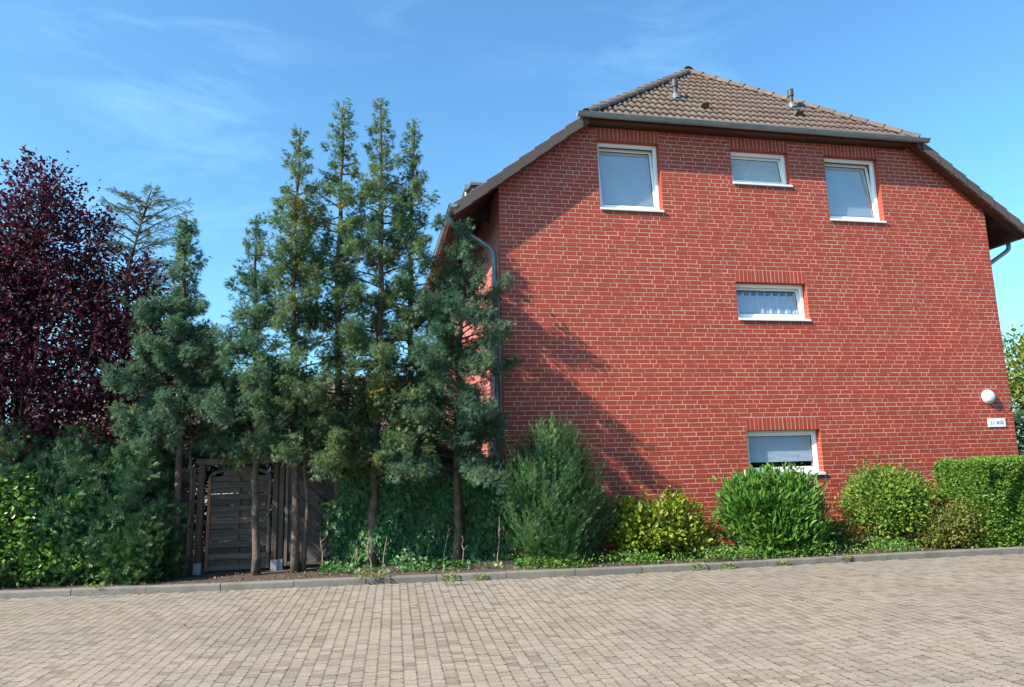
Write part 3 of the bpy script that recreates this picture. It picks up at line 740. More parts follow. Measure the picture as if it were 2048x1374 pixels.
for px, t in ((4.42, 1.0), (6.58, 1.0)):
    b = hip_pt(px, t); V = []
    for sx, tt, hh in ((-.11, -.07, .03), (.11, -.07, .03), (.07, -.075, .14), (-.07, -.075, .14), (-.12, .2, .02), (.12, .2, .02)):
        V.append(tuple(b+Vector((sx, 0, 0))+sd*tt+nd*hh))
    MB().add(V, [(0, 1, 2, 3), (3, 2, 5, 4), (0, 3, 4), (1, 5, 2), (0, 4, 5, 1)]).build('roof_vent', 'verge', house)
# dormer on the left slope behind the verge
dm = MB().add([(-.32, 1.05, 6.3), (-.32, 4.2, 6.3), (-.32, 4.2, 7.03), (-.32, 1.05, 7.03), (1.4, 1.05, 7.03+.25), (1.4, 4.2, 7.03+.25), (1.4, 1.05, 6.3), (1.4, 4.2, 6.3)],
              [(0, 1, 2, 3), (0, 3, 4, 6), (1, 7, 5, 2), (3, 2, 5, 4), (6, 4, 5, 7)]).build('dormer', 'clad', house)
sub(MB().box(-.37, 1.5, 1.0, 4.25, 7.035, 7.09), 'roof_edge', 'lead', dm)
sub(MB().tube([(-.44, .98, 6.98), (-.44, 4.25, 6.98)], .05, 10), 'dormer_gutter', 'zinc', dm)
sub(MB().tube([(-.43, 1.15, 6.96), (-.43, 1.15, 6.4)], .032, 10), 'dormer_pipe', 'zinc', dm)
for i in range(3): sub(MB().box(-.26, .9, 1.035, 1.05, 6.45+i*.2, 6.635+i*.2), 'cladding_panel', 'clad', dm)

# lamp, sensor and sign on the wall ---------------------------------
lamp = empty('wall_lamp', (9.93, -.001, 2.70), 'round white bulkhead lamp on the brick wall above the sign', 'lamp')
def lathe(profile, n, c, axis='y'):
    V = []; F = []
    for r, y in profile:
        for j in range(n):
            t = 2*math.pi*j/n; V.append((c[0]+r*math.cos(t), c[1]+y, c[2]+r*math.sin(t)))
    for i in range(len(profile)-1):
        for j in range(n): a = i*n+j; b = i*n+(j+1) % n; F.append((a, b, b+n, a+n))
    F.append(tuple((len(profile)-1)*n+j for j in range(n)))
    return MB().add(V, F)
c0 = (9.93, 0, 2.70)
lathe([(.14, -.001), (.14, -.03), (.135, -.036), (.12, -.036)], 28, c0).build('base_ring', 'white', lamp, smooth=False)
M['opal'] = surf('opal glass', (.55, .58, .62), (.66, .69, .73), rough=.18, scale=9, bump=.15, bscale=60)
lathe([(.128, -.03), (.126, -.05), (.115, -.075), (.09, -.094), (.055, -.104), (.02, -.108)], 28, c0).build('lamp_cover', 'opal', lamp, smooth=True)
sens = empty('motion_sensor', (10.44, 0, 2.50), 'small dark motion sensor at the brick wall corner beside the round lamp', 'sensor')
MB().cbox(10.40, 10.476, -.03, -.001, 2.46, 2.54, .008).build('housing', 'blackplastic', sens)
MB().tube([(10.44, -.03, 2.50), (10.47, -.075, 2.49), (10.50, -.105, 2.475)], [.022, .032, .03], 12).build('sensor_eye', 'blackplastic', sens, smooth=True)
sign = empty('wall_sign', (10.055, 0, 2.175), 'small white sign with dark lettering on the brick wall below the lamp', 'sign')
MB().cbox(9.85, 10.26, -.016, -.001, 2.092, 2.262, .004).build('plate', 'white', sign)
cu = bpy.data.curves.new('lettering', 'FONT'); cu.body = '3.1. 8OIS'; cu.size = .105; cu.align_x = 'CENTER'; cu.align_y = 'CENTER'; cu.extrude = .0008
to = bpy.data.objects.new('lettering_curve', cu); COL.objects.link(to); bpy.context.view_layer.update()
me = bpy.data.meshes.new_from_object(to.evaluated_get(bpy.context.evaluated_depsgraph_get())); bpy.data.objects.remove(to, do_unlink=True)
me.name = 'lettering'; me.materials.clear(); me.materials.append(M['ink'])
lt = link('lettering', me, None, sign); lt.rotation_euler = (math.pi/2, 0, 0); lt.location = (.0, -.0175, 0.0); lt.scale = (.80, .95, 1)

# ------------------------------------------------------------------ gate and fence
GY = .06
gp = empty('gate_portal', (-4.28, GY, Zb), 'dark wooden gate posts joined by a beam above the arched gate', 'gate frame')
for x0, x1, y in ((-4.895, -4.80, GY-.045), (-3.765, -3.685, GY-.05), (-3.68, -3.60, GY-.02)):
    zt = 1.745 if x0 < -3.68-.05 or x0 > -3.6 else 1.70
    MB().cbox(x0, x1, y, y+.09, .20, zt, .006).build('post', 'fence_z', gp)
    MB().box(x0-.006, x1+.006, y-.006, y+.096, Zb-.05, .25).build('post_anchor', 'anchor', gp)
MB().cbox(-4.93, -3.60, GY-.055, GY+.05, 1.747, 1.84, .006).build('beam', 'fence_x', gp)
gate = empty('garden_gate', (-4.27, GY, Zb), 'arched wooden garden gate with horizontal slats between dark posts', 'gate')
gx0, gx1, gz0, gzs, gzt = -4.745, -3.80, .125, 1.54, 1.70
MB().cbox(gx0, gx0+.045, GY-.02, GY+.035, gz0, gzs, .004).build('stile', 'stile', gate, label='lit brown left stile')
MB().cbox(gx1-.045, gx1, GY-.02, GY+.035, gz0, gzs, .004).build('stile', 'fence_z', gate)
MB().cbox(gx0+.046, gx1-.046, GY-.018, GY+.033, gz0, gz0+.07, .004).build('rail', 'fence_x', gate)
def archz(x):
    u = (x-(gx0+gx1)/2)/((gx1-gx0)/2); return gzs+(gzt-gzs)*math.sqrt(max(0, 1-u*u*.999))
m = MB(); K = 16
for i in range(K):
    a, b = gx0+(gx1-gx0)*i/K, gx0+(gx1-gx0)*(i+1)/K
    m.prism([(a, archz(a)-.05), (b, archz(b)-.05), (b, archz(b)), (a, archz(a))], GY-.024, GY+.036)
m.build('arch', 'fence_x', gate)
z = gz0+.072; i = 0
while z < gzt-.06:
    zt = z+.087; xa, xb_ = gx0+.047, gx1-.047
    while archz(xa)-.03 < zt and xa < -4.3: xa += .01
    while archz(xb_)-.03 < zt and xb_ > -4.25: xb_ -= .01
    if xb_-xa > .1:
        y = GY+(-.010 if i % 2 else .020); bow = .014 if i % 2 else -.012
        V = []; n = 8
        for j in range(n+1):
            x = xa+(xb_-xa)*j/n; yy = y-bow*abs(math.sin(math.pi*j/n*2)); V += [(x, yy, z), (x, yy, zt), (x, yy+.012, zt), (x, yy+.012, z)]
        F = [(0, 1, 2, 3), (4*n+3, 4*n+2, 4*n+1, 4*n)]
        for j in range(n):
            for q in range(4): F.append((4*j+q, 4*j+4+q, 4*j+4+(q+1) % 4, 4*j+(q+1) % 4))
        MB().add(V, F).build('slat', 'fence_x', gate)
    z += .094 if i % 2 else .088; i += 1
MB().cbox(-4.285, -4.26, GY-.012, GY+.03, gz0+.07, gzt-.055, .003).build('batten', 'fence_z', gate)
MB().cbox(gx1-.06, gx1-.02, GY-.05, GY-.021, .90, .96, .004).build('latch', 'lead', gate)
def panel(x0, x1, z0, z1, label, slope):
    e = empty('fence_panel', ((x0+x1)/2, GY, Zb), label, 'fence panel', 'diagonal board fence panels beside the gate')
    for a, b in ((x0, x0+.045), (x1-.045, x1)): MB().cbox(a, b, GY-.02, GY+.03, z0, z1, .004).build('stile', 'fence_z', e)
    for a, b in ((z0, z0+.06), (z1-.05, z1)): MB().cbox(x0+.046, x1-.046, GY-.018, GY+.028, a, b, .004).build('rail', 'fence_x', e)
    c = 0; w = .115; s = -slope
    k = -int((z1-z0+x1-x0)/w)-2; i = 0
    while k*w*1.414 < (z1-z0)+(x1-x0)*2:
        o0 = k*w*1.25; Pp = [(x0-3, z0+o0+s*(-3)), (x1+3, z0+o0+s*(x1+3-x0)), (x1+3, z0+o0+s*(x1+3-x0)+w*1.20), (x0-3, z0+o0+s*(-3)+w*1.20)]
        for a, b, cc in ((-1, 0, -(x0+.046)), (1, 0, x1-.046), (0, -1, -(z0+.06)), (0, 1, z1-.05)):
            if Pp: Pp = clip(Pp, a, b, cc)
        if len(Pp) >= 3: 
            yy = GY+(-.008 if i % 2 else .014); MB().prism(Pp, yy, yy+.014).build('board', 'fence_d', e)
        k += 1; i += 1
    return e
panel(-5.42, -4.93, .14, 1.70, 'narrow diagonal board fence panel between two thin trunks and the gate post', 1)
panel(-3.575, -2.62, .14, 1.70, 'wide diagonal board fence panel behind the twin trunks right of the gate', 1)
panel(-2.60, -1.32, .14, 1.68, 'diagonal board fence panel overgrown with ivy, next to the twin trunk panel', 1)
panel(-1.30, -.05, .14, 1.66, 'diagonal board fence panel overgrown with ivy, next to the house corner', 1)

# ------------------------------------------------------------------ conifers
def curve_fn(P):
    P = np.array(P, float); t = np.concatenate([[0], np.cumsum(np.linalg.norm(np.diff(P, axis=0), axis=1))]); t /= t[-1]
    return lambda u: np.stack([np.interp(u, t, P[:, i]) for i in range(3)], -1)
def conifer(name, label, path, z0, L0, n, mat, group, r0=.08, sharp=2.7, fs=.064, rise0=.30, gapp=.19, wide=None, trunks=None, bark='bark', tmpl=TUFT, dens=1., seedv=None, ysq=.85, twigs=True):
    """tree: trunk along path (base..top), whorls of branches carrying flat sprays"""
    base, top = path[0], path[-1]
    e = empty(name, (base[0], base[1], base[2]), label, 'tree', group)
    fn = curve_fn(path); zt = top[2]; zb = base[2]
    us = np.linspace(0, 1, 22); P = fn(us); P[1:-1, :2] += rng.normal(0, .012, (20, 2))
    rad = .84*r0*(1-us)**.75+.008; rad[0] *= 1.25; rad[1] *= 1.08
    MB().tube([tuple(p) for p in P], list(rad), 10).build('trunk', bark, e, smooth=True)
    for tr in (trunks or []):
        us2 = np.linspace(0, 1, 12); P2 = curve_fn(tr[0])(us2); P2[1:-1, :2] += rng.normal(0, .01, (10, 2))
        MB().tube([tuple(p) for p in P2], list(tr[1]*(1-us2*.7)), 8).build('trunk', bark, e, smooth=True)
    z0 += .17 if base[0] < -3.6 else .02
    tz = lambda z: fn(np.interp(z, P[:, 2], us))
    wood = MB(); C = Cloud(); pos = []; dr = []; nr = []; sc = []; va = []
    nl = int(n*.22)
    for i in range(n+nl):
        t = (i+random.random())/n; z = z0+(zt-z0-.12)*t**1.0
        if i >= n: t = .1; z = z0+random.random()**1.2*1.3                  # full, hanging lower tier
        if random.random() < gapp and t < .85: continue
        az = i*2.399+random.uniform(-.5, .5); below = zt-z
        L = L0*(1-math.exp(-(below/sharp)**1.55))*random.choice([.45, .7, .95, 1.1, 1.35])*random.uniform(.8, 1.1)+.07
        if wide: L *= wide(z, az)
        rise = rise0+.9*math.exp(-below/1.0)+random.uniform(-.3, .3); drp = .30*min(1, below/3)
        dirh = np.array([math.cos(az), math.sin(az)*ysq, 0]); o = tz(z)
        br = lambda s: o+dirh*(L*s)+np.array([0, 0, 1])*(L*(rise*s-drp*s*s+.12*s**4))
        if twigs and L > .25:
            wood.tube([tuple(br(s)) for s in (0, .3, .6, .9)], [.012+.008*L, .009+.005*L, .006, .003], 4, False)
        side = np.array([-dirh[1], dirh[0], 0]); cv = random.random()
        m_ = int((1.5+4.1*L)*dens+random.random())                     # puffs of foliage along the branch
        for q in range(m_):
            s = random.uniform(.22 if L < .5 else .38, 1.02); b = br(s)+side*random.gauss(0, .13*min(1, L+.15))*(1.1-.4*s)
            rc = random.uniform(.07, .15)*(.36+.7*min(1, below/2.2)); k = int(random.uniform(34, 56)*(rc/.11)**1.5)
            o_ = sph(k)
            vs_ = random.uniform(.9, 1.7); pos.append(b+np.array([0, 0, random.uniform(-.6, .45)*rc*vs_])+o_*np.array([1., 1., vs_])*rc*rng.uniform(.25, 1., k)[:, None])
            dr.append(o_*.8+dirh*.45+rng.normal(0, .35, (k, 3))+np.array([0, 0, random.uniform(-.35, .25)])); nr.append(np.array([0, 0, .55])+o_*.8+rng.normal(0, .35, (k, 3)))
            sc.append(rng.uniform(.6, 1.2, k)*fs*(.75+.35*min(1, below/1.5))); c2 = random.random()
            va.append(np.clip(.4*rng.random(k)+.3*cv+.3*c2+(.3 if c2 > .975 else 0), 0, 1))
        kt = int(8+14*min(1, L)); ut = rng.uniform(.72, 1.12, kt)               # pointed spray at the branch tip
        pos.append(np.array([br(q) for q in ut])+rng.normal(0, .022, (kt, 3))+side*rng.normal(0, .035, (kt, 1))); dr.append(dirh+side*rng.normal(0, .35, (kt, 1))+np.array([0, 0, .1])+rng.normal(0, .15, (kt, 3)))
        nr.append(np.array([0, 0, 1.])+rng.normal(0, .4, (kt, 3))); sc.append(rng.uniform(.8, 1.4, kt)*fs); va.append(np.clip(.5*rng.random(kt)+.4*cv, 0, 1))
    # leader
    k = 34; uu = rng.random(k); pos.append(tz(zt-.75*uu)); a_ = rng.random(k)*6.3
    dr.append(np.stack([np.cos(a_)*.6, np.sin(a_)*.6, np.full(k, .9)], -1)); nr.append(sph(k)); sc.append(np.full(k, fs*.8)); va.append(rng.random(k))
    C.add(*tmpl, np.concatenate(pos), np.concatenate(dr), np.concatenate(nr), np.concatenate(sc), np.concatenate(va))
    keep(link('crown', C.mesh('crown'), mat), e)
    if twigs and wood.v: wood.build('branches', 'bark_dark', e, kind='stuff')
    return e
GR = 'tall limbed-up cypress trees in front of the fence'
conifer('cypress_tree', 'slim cypress standing in front of the arched gate, shorter than the four beside it', [(-3.93, -.36, Zb), (-4.0, -.33, 2), (-4.1, -.25, 4.3), (-4.13, -.2, 5.8)], 1.75, .92, 92, 'f_con2', GR, r0=.062, wide=lambda z, a: 1.15 if 2 < z < 4 else 1)
conifer('cypress_tree', 'tall pointed cypress with twin trunk in front of the diagonal board panel', [(-3.36, -.28, Zb), (-3.42, -.26, 2), (-3.52, -.2, 4.4), (-3.47, -.2, 7.4)], 1.75, .95, 112, 'f_con', GR, r0=.066, trunks=[([(-3.25, -.27, Zb), (-3.22, -.25, 1.2), (-3.36, -.2, 2.9)], .045)])
conifer('cypress_tree', 'tall pointed cypress with ivy round its foot, next right of the twin-trunk cypress', [(-2.80, .0, Zb), (-2.74, -.02, 2), (-2.81, -.15, 4.4), (-2.75, -.2, 7.97)], 1.7, .88, 116, 'f_con', GR, r0=.085)
conifer('cypress_tree', 'tallest cypress with straight reddish trunk rising from the ivy', [(-2.22, -.15, Zb), (-2.2, -.15, 2), (-2.10, -.2, 4.4), (-2.11, -.2, 8.07)], 1.55, .92, 118, 'f_con', GR, r0=.085)
conifer('cypress_tree', 'tall cypress with narrow spire nearest the left eave of the house', [(-1.62, .15, Zb), (-1.6, .1, 2), (-1.59, -.1, 4.4), (-1.54, -.2, 7.69)], 1.6, .9, 108, 'f_con', GR, r0=.075, sharp=2.9)
conifer('cypress_tree', 'broad bushy cypress in front of the house corner and its downpipe', [(-.86, -.22, Zb), (-.85, -.2, 2), (-.72, -.2, 4.2), (-.66, -.2, 5.9)], 1.45, 1.0, 125, 'f_con2', GR, r0=.07, sharp=1.75, wide=lambda z, a: .85 if math.cos(a) > .3 and z < 2.6 else 1., dens=1.75, ysq=1.1)
conifer('cypress_tree', 'conical feathery cypress with two thin bare trunks left of the gate', [(-5.10, -.22, Zb), (-5.12, -.2, 2), (-5.22, .0, 4), (-5.25, .0, 5.8)], 1.85, 1.1, 120, 'f_con2', GR, r0=.062, rise0=.25, fs=.075, sharp=2.6, trunks=[([(-4.99, -.18, Zb), (-4.93, -.16, 1.2), (-5.05, -.1, 2.8)], .036)])
e = empty('feathery_conifer', (-6.75, 2.5, Zb), 'open feathery pale conifer rising behind the purple plum tree', 'tree')
fn = curve_fn([(-6.75, 2.5, Zb), (-6.8, 2.5, 3.5), (-6.9, 2.5, 5.5), (-6.62, 2.5, 6.95)])
MB().tube([tuple(p) for p in fn(np.linspace(0, 1, 14))], list(.09*(1-np.linspace(0, 1, 14))+.01), 8).build('trunk', 'bark_dark', e)
wood = MB(); C = Cloud(); pos = []; dr = []; nr = []; sc = []; va = []
for i in range(100):
    t = .34+.66*(i+random.random())/100; o = fn(np.array([t]))[0]; az = i*2.4+random.uniform(-.4, .4); L = (1.55*(1.16-t)**.5)*random.uniform(.65, 1.15)
    dh = np.array([math.cos(az), math.sin(az)*.8, 0]); rise = random.uniform(.4, .95); br = lambda q: o+dh*(L*q)+np.array([0, 0, L*(rise*q-.28*q*q)])
    wood.tube([tuple(br(q)) for q in (0, .35, .7, 1)], [.018, .012, .007, .003], 4, False); sidev = np.array([-dh[1], dh[0], 0])
    for q in np.arange(.22, 1.0, .055):
        for sg in (-1, 1):
            l = .34*L*(1.1-q)*random.uniform(.5, 1.1)+.06; d = dh*.8+sidev*sg*.75+np.array([0, 0, random.uniform(-.05, .3)]); d /= np.linalg.norm(d); k = max(3, int(l/.045))
            u_ = (np.arange(k)+rng.random(k))/k; pos.append(br(q)+d*(l*u_)[:, None]); dr.append(d+rng.normal(0, .25, (k, 3))); nr.append(np.array([0, 0, 1.])+rng.normal(0, .4, (k, 3))); sc.append(rng.uniform(.07, .12, k)); va.append(rng.random(k))
C.add(*FEATH, np.concatenate(pos), np.concatenate(dr), np.concatenate(nr), np.concatenate(sc), np.concatenate(va)); keep(link('crown', C.mesh('crown'), 'f_cedar'), e); wood.build('branches', 'bark_dark', e, kind='stuff')

# ------------------------------------------------------------------ leafy masses
def lobes_pts(lobes, n, inner=.35):
    """points through a set of ellipsoids, denser to the outside; returns pos, outward, lobe random"""
    vol = np.array([l[3]*l[4]*l[5] for l in lobes]); cnt = np.maximum(1, (n*vol/vol.sum()).astype(int))
    P, O, Rv = [], [], []
    for l, c in zip(lobes, cnt):
        d = sph(c); r = (inner**3+(1-inner**3)*rng.random(c))**(1/3); ax = np.array(l[3:6])
        lump = 1+.16*np.sin(d[:, 0]*7+l[0]*5)*np.sin(d[:, 2]*6+l[2]*4)+.10*np.sin(d[:, 1]*11+d[:, 2]*9)
        P.append(np.array(l[:3])+d*ax*(r*lump)[:, None]); O.append(d); Rv.append(np.full(c, rng.random()))
    return np.concatenate(P), np.concatenate(O), np.concatenate(Rv)
def broadleaf(name, label, cat, base, lobes, ncl, per, tm, ls, mat, csize=.16, group=None, stems=6, bark='bark_dark', upb=.3, zmin=Zb+.02, r0=.02, spikes=0, jit=.6, flat=.5):
    """shrub or tree crown made of small leaf clumps on twigs"""
    e = empty(name, base, label, cat, group)
    P, O, Rv = lobes_pts(lobes, ncl); k = P[:, 2] > zmin; P, O, Rv = P[k], O[k], Rv[k]; n = len(P)
    cv = rng.random(n)
    pos = np.repeat(P, per, 0)+rng.normal(0, csize, (n*per, 3))*np.array([1, 1, .8]); out = np.repeat(O, per, 0)
    d = out*.6+sph(n*per)*jit+np.array([0, 0, upb]); nrm = out*flat+sph(n*per)*.6+np.array([0, 0, .5])
    var = np.clip(.6*rng.random(n*per)+.25*np.repeat(cv, per)+.15*np.repeat(Rv, per), 0, 1)
    k = pos[:, 2] > zmin; sc = ls*rng.uniform(.65, 1.25, n*per)
    C = Cloud(); C.add(*tm, pos[k], d[k], nrm[k], sc[k], var[k])
    wood = MB(); b = np.array(base)
    for i in range(spikes):                                       # thin shoots that leave the outline
        l = lobes[i % len(lobes)]; dd = sph(1)[0]; dd[2] = abs(dd[2])*1.2+.3; dd /= np.linalg.norm(dd)
        q = np.array(l[:3])+dd*np.array(l[3:6])*.9; ln = random.uniform(.25, .6)*max(l[3], .5)
        dv = dd*.5+np.array([random.uniform(-.25, .25), random.uniform(-.2, .2), .9]); dv /= np.linalg.norm(dv); q2 = q+dv*ln
        wood.tube([tuple(q-dv*.2), tuple((q+q2)/2+rng.normal(0, .015, 3)), tuple(q2)], [.006, .004, .002], 4, False)
        kk = int(ln*60); uu = rng.random(kk)
        C.add(*tm, q+(q2-q)*uu[:, None]+rng.normal(0, .035, (kk, 3)), sph(kk)*.8+dv*.5, sph(kk)+np.array([0, 0, .6]), ls*rng.uniform(.6, 1.1, kk), rng.random(kk))
    for i in range(stems):
        q = P[rng.integers(n)]; st = b+rng.normal(0, .05, 3)*np.array([1, 1, 0]); mid = st*.55+q*.45+np.array([0, 0, .12])*rng.random()
        wood.tube([tuple(st), tuple(mid), tuple(q)], [r0, r0*.65, r0*.2], 6, False)
    keep(link('foliage' if cat != 'tree' else 'crown', C.mesh('foliage'), mat), e)
    if wood.v: wood.build('stems' if cat != 'tree' else 'branches', bark, e, kind='stuff')
    return e
# purple plum
pl = [(-7.75,.9,5.3,1.0,.95,1.3),(-7.95,.8,6.25,.55,.6,.8),(-8.65,.9,5.0,1.0,.9,1.1),(-6.75,.75,4.5,.85,.8,.8),(-7.9,.5,4.0,1.15,.9,1.0),(-8.9,.6,3.6,1.1,.9,1.0),(-6.35,.45,3.75,.72,.65,.7),(-7.2,.35,3.1,1.0,.75,.85),(-6.2,.35,3.0,.70,.6,.62),(-8.2,.3,2.7,1.1,.8,.85),(-9.6,.9,4.6,1.0,1.0,1.6),(-9.4,.5,2.7,1.0,.8,.9),(-7.0,.9,5.5,.42,.5,.55),(-7.0,.2,2.45,.9,.6,.5)]
pl = [(l[0]+(.42 if l[2] < 4.8 else .12),)+l[1:] for l in pl if l[0] != -7.0 or l[2] < 3]
pt = broadleaf('plum_tree', 'purple-leaved plum tree towering over the dark left hedge', 'tree', (-7.9, .9, Zb), pl, 3900, 14, LEAF4, .075, 'f_purple', csize=.12, stems=26, r0=.055, upb=.0, spikes=70, jit=.7)
MB().tube([(-7.9, .9, Zb-.05), (-7.88, .92, 1.2), (-7.8, .9, 2.6), (-7.75, .9, 4.2), (-7.85, .85, 5.6)], [.17, .14, .12, .08, .04], 10).build('trunk', 'bark_dark', pt, smooth=True)

def plume_shrub(name, label, cx, cy, z0, ax, ay, h, n, mat, group=None, fs=.12, cat='shrub', power=.62, up=.9, k=9, tm=FROND, plen=(.16, .34), inner=.55, rough=.12):
    """conifer shrub: ovoid covered in upright plumes, each a spine of flat sprays"""
    e = empty(name, (cx, cy, Zb), label, cat, group); C = Cloud(); pos = []; dr = []; nr = []; sc = []; va = []
    for i in range(n):
        t = random.random(); a = random.random()*2*math.pi
        prof = (math.sin(math.pi*min(1, (.10+.90*t))**.8))**power if t < 1 else 0
        rr = (inner+(1-inner)*random.random()**.5)*prof; lump = 1+rough*math.sin(3*a+7*t)+rough*.8*math.sin(7*a-11*t)
        o = np.array([cx+ax*rr*lump*math.cos(a), cy+ay*rr*lump*math.sin(a), z0+h*t*.93])
        out = np.array([math.cos(a), math.sin(a), 0]); d = out*(1.0-.75*t)*random.uniform(.5, 1.1)+np.array([0, 0, up*random.uniform(.6, 1.2)])+rng.normal(0, .15, 3); d /= np.linalg.norm(d)
        l = random.uniform(*plen); uu = np.linspace(0, 1, k)+rng.normal(0, .05, k); cv = random.random()
        pos.append(o+d*(l*uu)[:, None]); sg = np.where(np.arange(k) % 2, 1, -1)
        s = np.cross(d, out); s /= np.linalg.norm(s)+1e-6
        dr.append(d+s*(sg*.6)[:, None]*(1.1-uu)[:, None]+rng.normal(0, .2, (k, 3))); nr.append(out+rng.normal(0, .35, (k, 3)))
        sc.append(fs*(1.15-.5*uu)*rng.uniform(.8, 1.2, k)); va.append(np.clip(.4*rng.random(k)+.5*cv+.12*uu, 0, 1))
    C.add(*tm, np.concatenate(pos), np.concatenate(dr), np.concatenate(nr), np.concatenate(sc), np.concatenate(va))
    keep(link('foliage', C.mesh('foliage'), mat), e)
    st = MB()
    for i in range(5): st.tube([(cx+random.uniform(-.06, .06), cy+random.uniform(-.06, .06), Zb-.03), (cx+random.uniform(-.2, .2)*ax, cy+random.uniform(-.2, .2)*ay, z0+h*.4), (cx+random.uniform(-.3, .3)*ax, cy, z0+h*.8)], [.03, .02, .006], 6, False)
    st.build('stems', 'bark_dark', e, kind='stuff')
    return e
plume_shrub('arborvitae', 'large upright egg-shaped conifer shrub against the brick wall corner', .62, -.80, .10, .70, .52, 2.02, 1500, 'f_cone', fs=.080, plen=(.18, .5), power=.5, k=12, rough=.16)
HG = 'dark cypress shrubs in the left hedge'
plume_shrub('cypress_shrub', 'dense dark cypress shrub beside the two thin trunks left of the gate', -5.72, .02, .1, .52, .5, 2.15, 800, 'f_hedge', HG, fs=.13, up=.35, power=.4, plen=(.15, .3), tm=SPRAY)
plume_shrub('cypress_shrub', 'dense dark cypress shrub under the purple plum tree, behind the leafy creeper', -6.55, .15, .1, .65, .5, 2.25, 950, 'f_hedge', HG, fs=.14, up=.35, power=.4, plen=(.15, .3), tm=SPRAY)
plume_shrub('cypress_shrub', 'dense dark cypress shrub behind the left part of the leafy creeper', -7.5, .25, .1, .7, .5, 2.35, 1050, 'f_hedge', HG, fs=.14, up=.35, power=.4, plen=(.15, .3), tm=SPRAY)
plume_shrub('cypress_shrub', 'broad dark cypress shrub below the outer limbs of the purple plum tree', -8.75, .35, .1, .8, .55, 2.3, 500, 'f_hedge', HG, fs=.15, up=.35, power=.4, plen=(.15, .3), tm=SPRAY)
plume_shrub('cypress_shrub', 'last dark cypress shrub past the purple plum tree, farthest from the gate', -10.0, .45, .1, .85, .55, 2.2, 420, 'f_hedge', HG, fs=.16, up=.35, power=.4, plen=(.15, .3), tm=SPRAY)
plume_shrub('cypress_shrub', 'low spreading blue-green cypress shrub at the foot of the left hedge', -5.55, -.32, .08, .42, .26, .85, 300, 'f_cone', HG, fs=.12, up=.3, power=.4, plen=(.12, .26), tm=SPRAY)

# evergreen hedge in the garden behind the fence
e = empty('garden_hedge', (-2.6, 1.5, Zb), 'dark evergreen hedge seen over the fence behind the cypress trunks', 'hedge')
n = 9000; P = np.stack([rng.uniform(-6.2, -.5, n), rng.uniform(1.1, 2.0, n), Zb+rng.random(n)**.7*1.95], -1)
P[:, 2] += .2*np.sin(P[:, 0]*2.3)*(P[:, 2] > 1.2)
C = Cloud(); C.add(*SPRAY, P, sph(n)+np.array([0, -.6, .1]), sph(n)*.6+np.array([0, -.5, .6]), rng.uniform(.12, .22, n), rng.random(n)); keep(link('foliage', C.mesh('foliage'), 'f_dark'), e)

def ivy_sheet(name, label, cat, x0, x1, y, depth, z0, z1, n, ls, mat, tm=IVY, group=None):
    e = empty(name, ((x0+x1)/2, y, Zb), label, cat, group)
    X = rng.uniform(x0, x1, n); Zv = z0+(z1-z0)*rng.random(n)
    lump = .5+.25*np.sin(X*3.1+Zv*2.2)+.25*np.sin(X*7.3-Zv*5.1+1)
    edge = np.clip((z1-Zv)/.25, 0, 1)**.5
    Y = y-depth*(.15+.85*lump)*edge*(.6+.4*rng.random(n))-.10*np.exp(-(Zv-z0)/.25)
    tz = z1-.18*np.abs(np.sin(X*2.7))-.1*np.abs(np.sin(X*6.1)); k = Zv < tz
    P = np.stack([X, Y, Zv], -1)[k]; nk = len(P); cv = (.5+.5*np.sin(P[:, 0]*9+3*np.sin(P[:, 2]*6)))
    d = np.stack([rng.normal(0, .5, nk), -.45+rng.normal(0, .25, nk), -.75+rng.normal(0, .3, nk)], -1)
    nr = np.stack([rng.normal(0, .35, nk), np.full(nk, -1.), .45+rng.normal(0, .35, nk)], -1)
    C = Cloud(); C.add(*tm, P, d, nr, ls*rng.uniform(.6, 1.3, nk), np.clip(.7*rng.random(nk)+.25*cv*rng.random(nk), 0, 1)); keep(link('foliage', C.mesh('foliage'), mat), e)
    w = MB()
    for i in range(int((x1-x0)*9)):
        xx = random.uniform(x0, x1); pts = [(xx, y-.03, Zb)]
        for q in range(5): pts.append((pts[-1][0]+random.uniform(-.15, .15), y-random.uniform(.02, .10), Zb+(z1-Zb)*(q+1)/5*.95))
        w.tube(pts, [.008, .007, .006, .005, .004, .003], 4, False)
    w.build('vines', 'bark_dark', e, kind='stuff')
    return e
ivy_sheet('ivy', 'thick dark ivy covering the fence between the cypress trunks and the house', 'ivy', -2.72, -.02, .03, .30, .06, 1.70, 5200, .085, 'f_ivy')
broadleaf('creeper', 'bright leafy creeper mounded over the hedge foot by the kerb', 'climber', (-6.9, -.15, Zb), [(-7.25,-.12,.75,.55,.36,.62),(-6.75,-.14,.55,.5,.34,.48),(-6.3,-.16,.45,.42,.3,.38),(-5.95,-.2,.3,.32,.26,.24),(-6.6,-.14,1.0,.45,.28,.35),(-7.35,-.1,1.3,.5,.3,.38),(-7.7,-.1,.6,.5,.34,.5)], 1200, 11, LEAF4, .075, 'f_vine', csize=.075, stems=14, r0=.008, upb=.1, spikes=8, flat=.9)
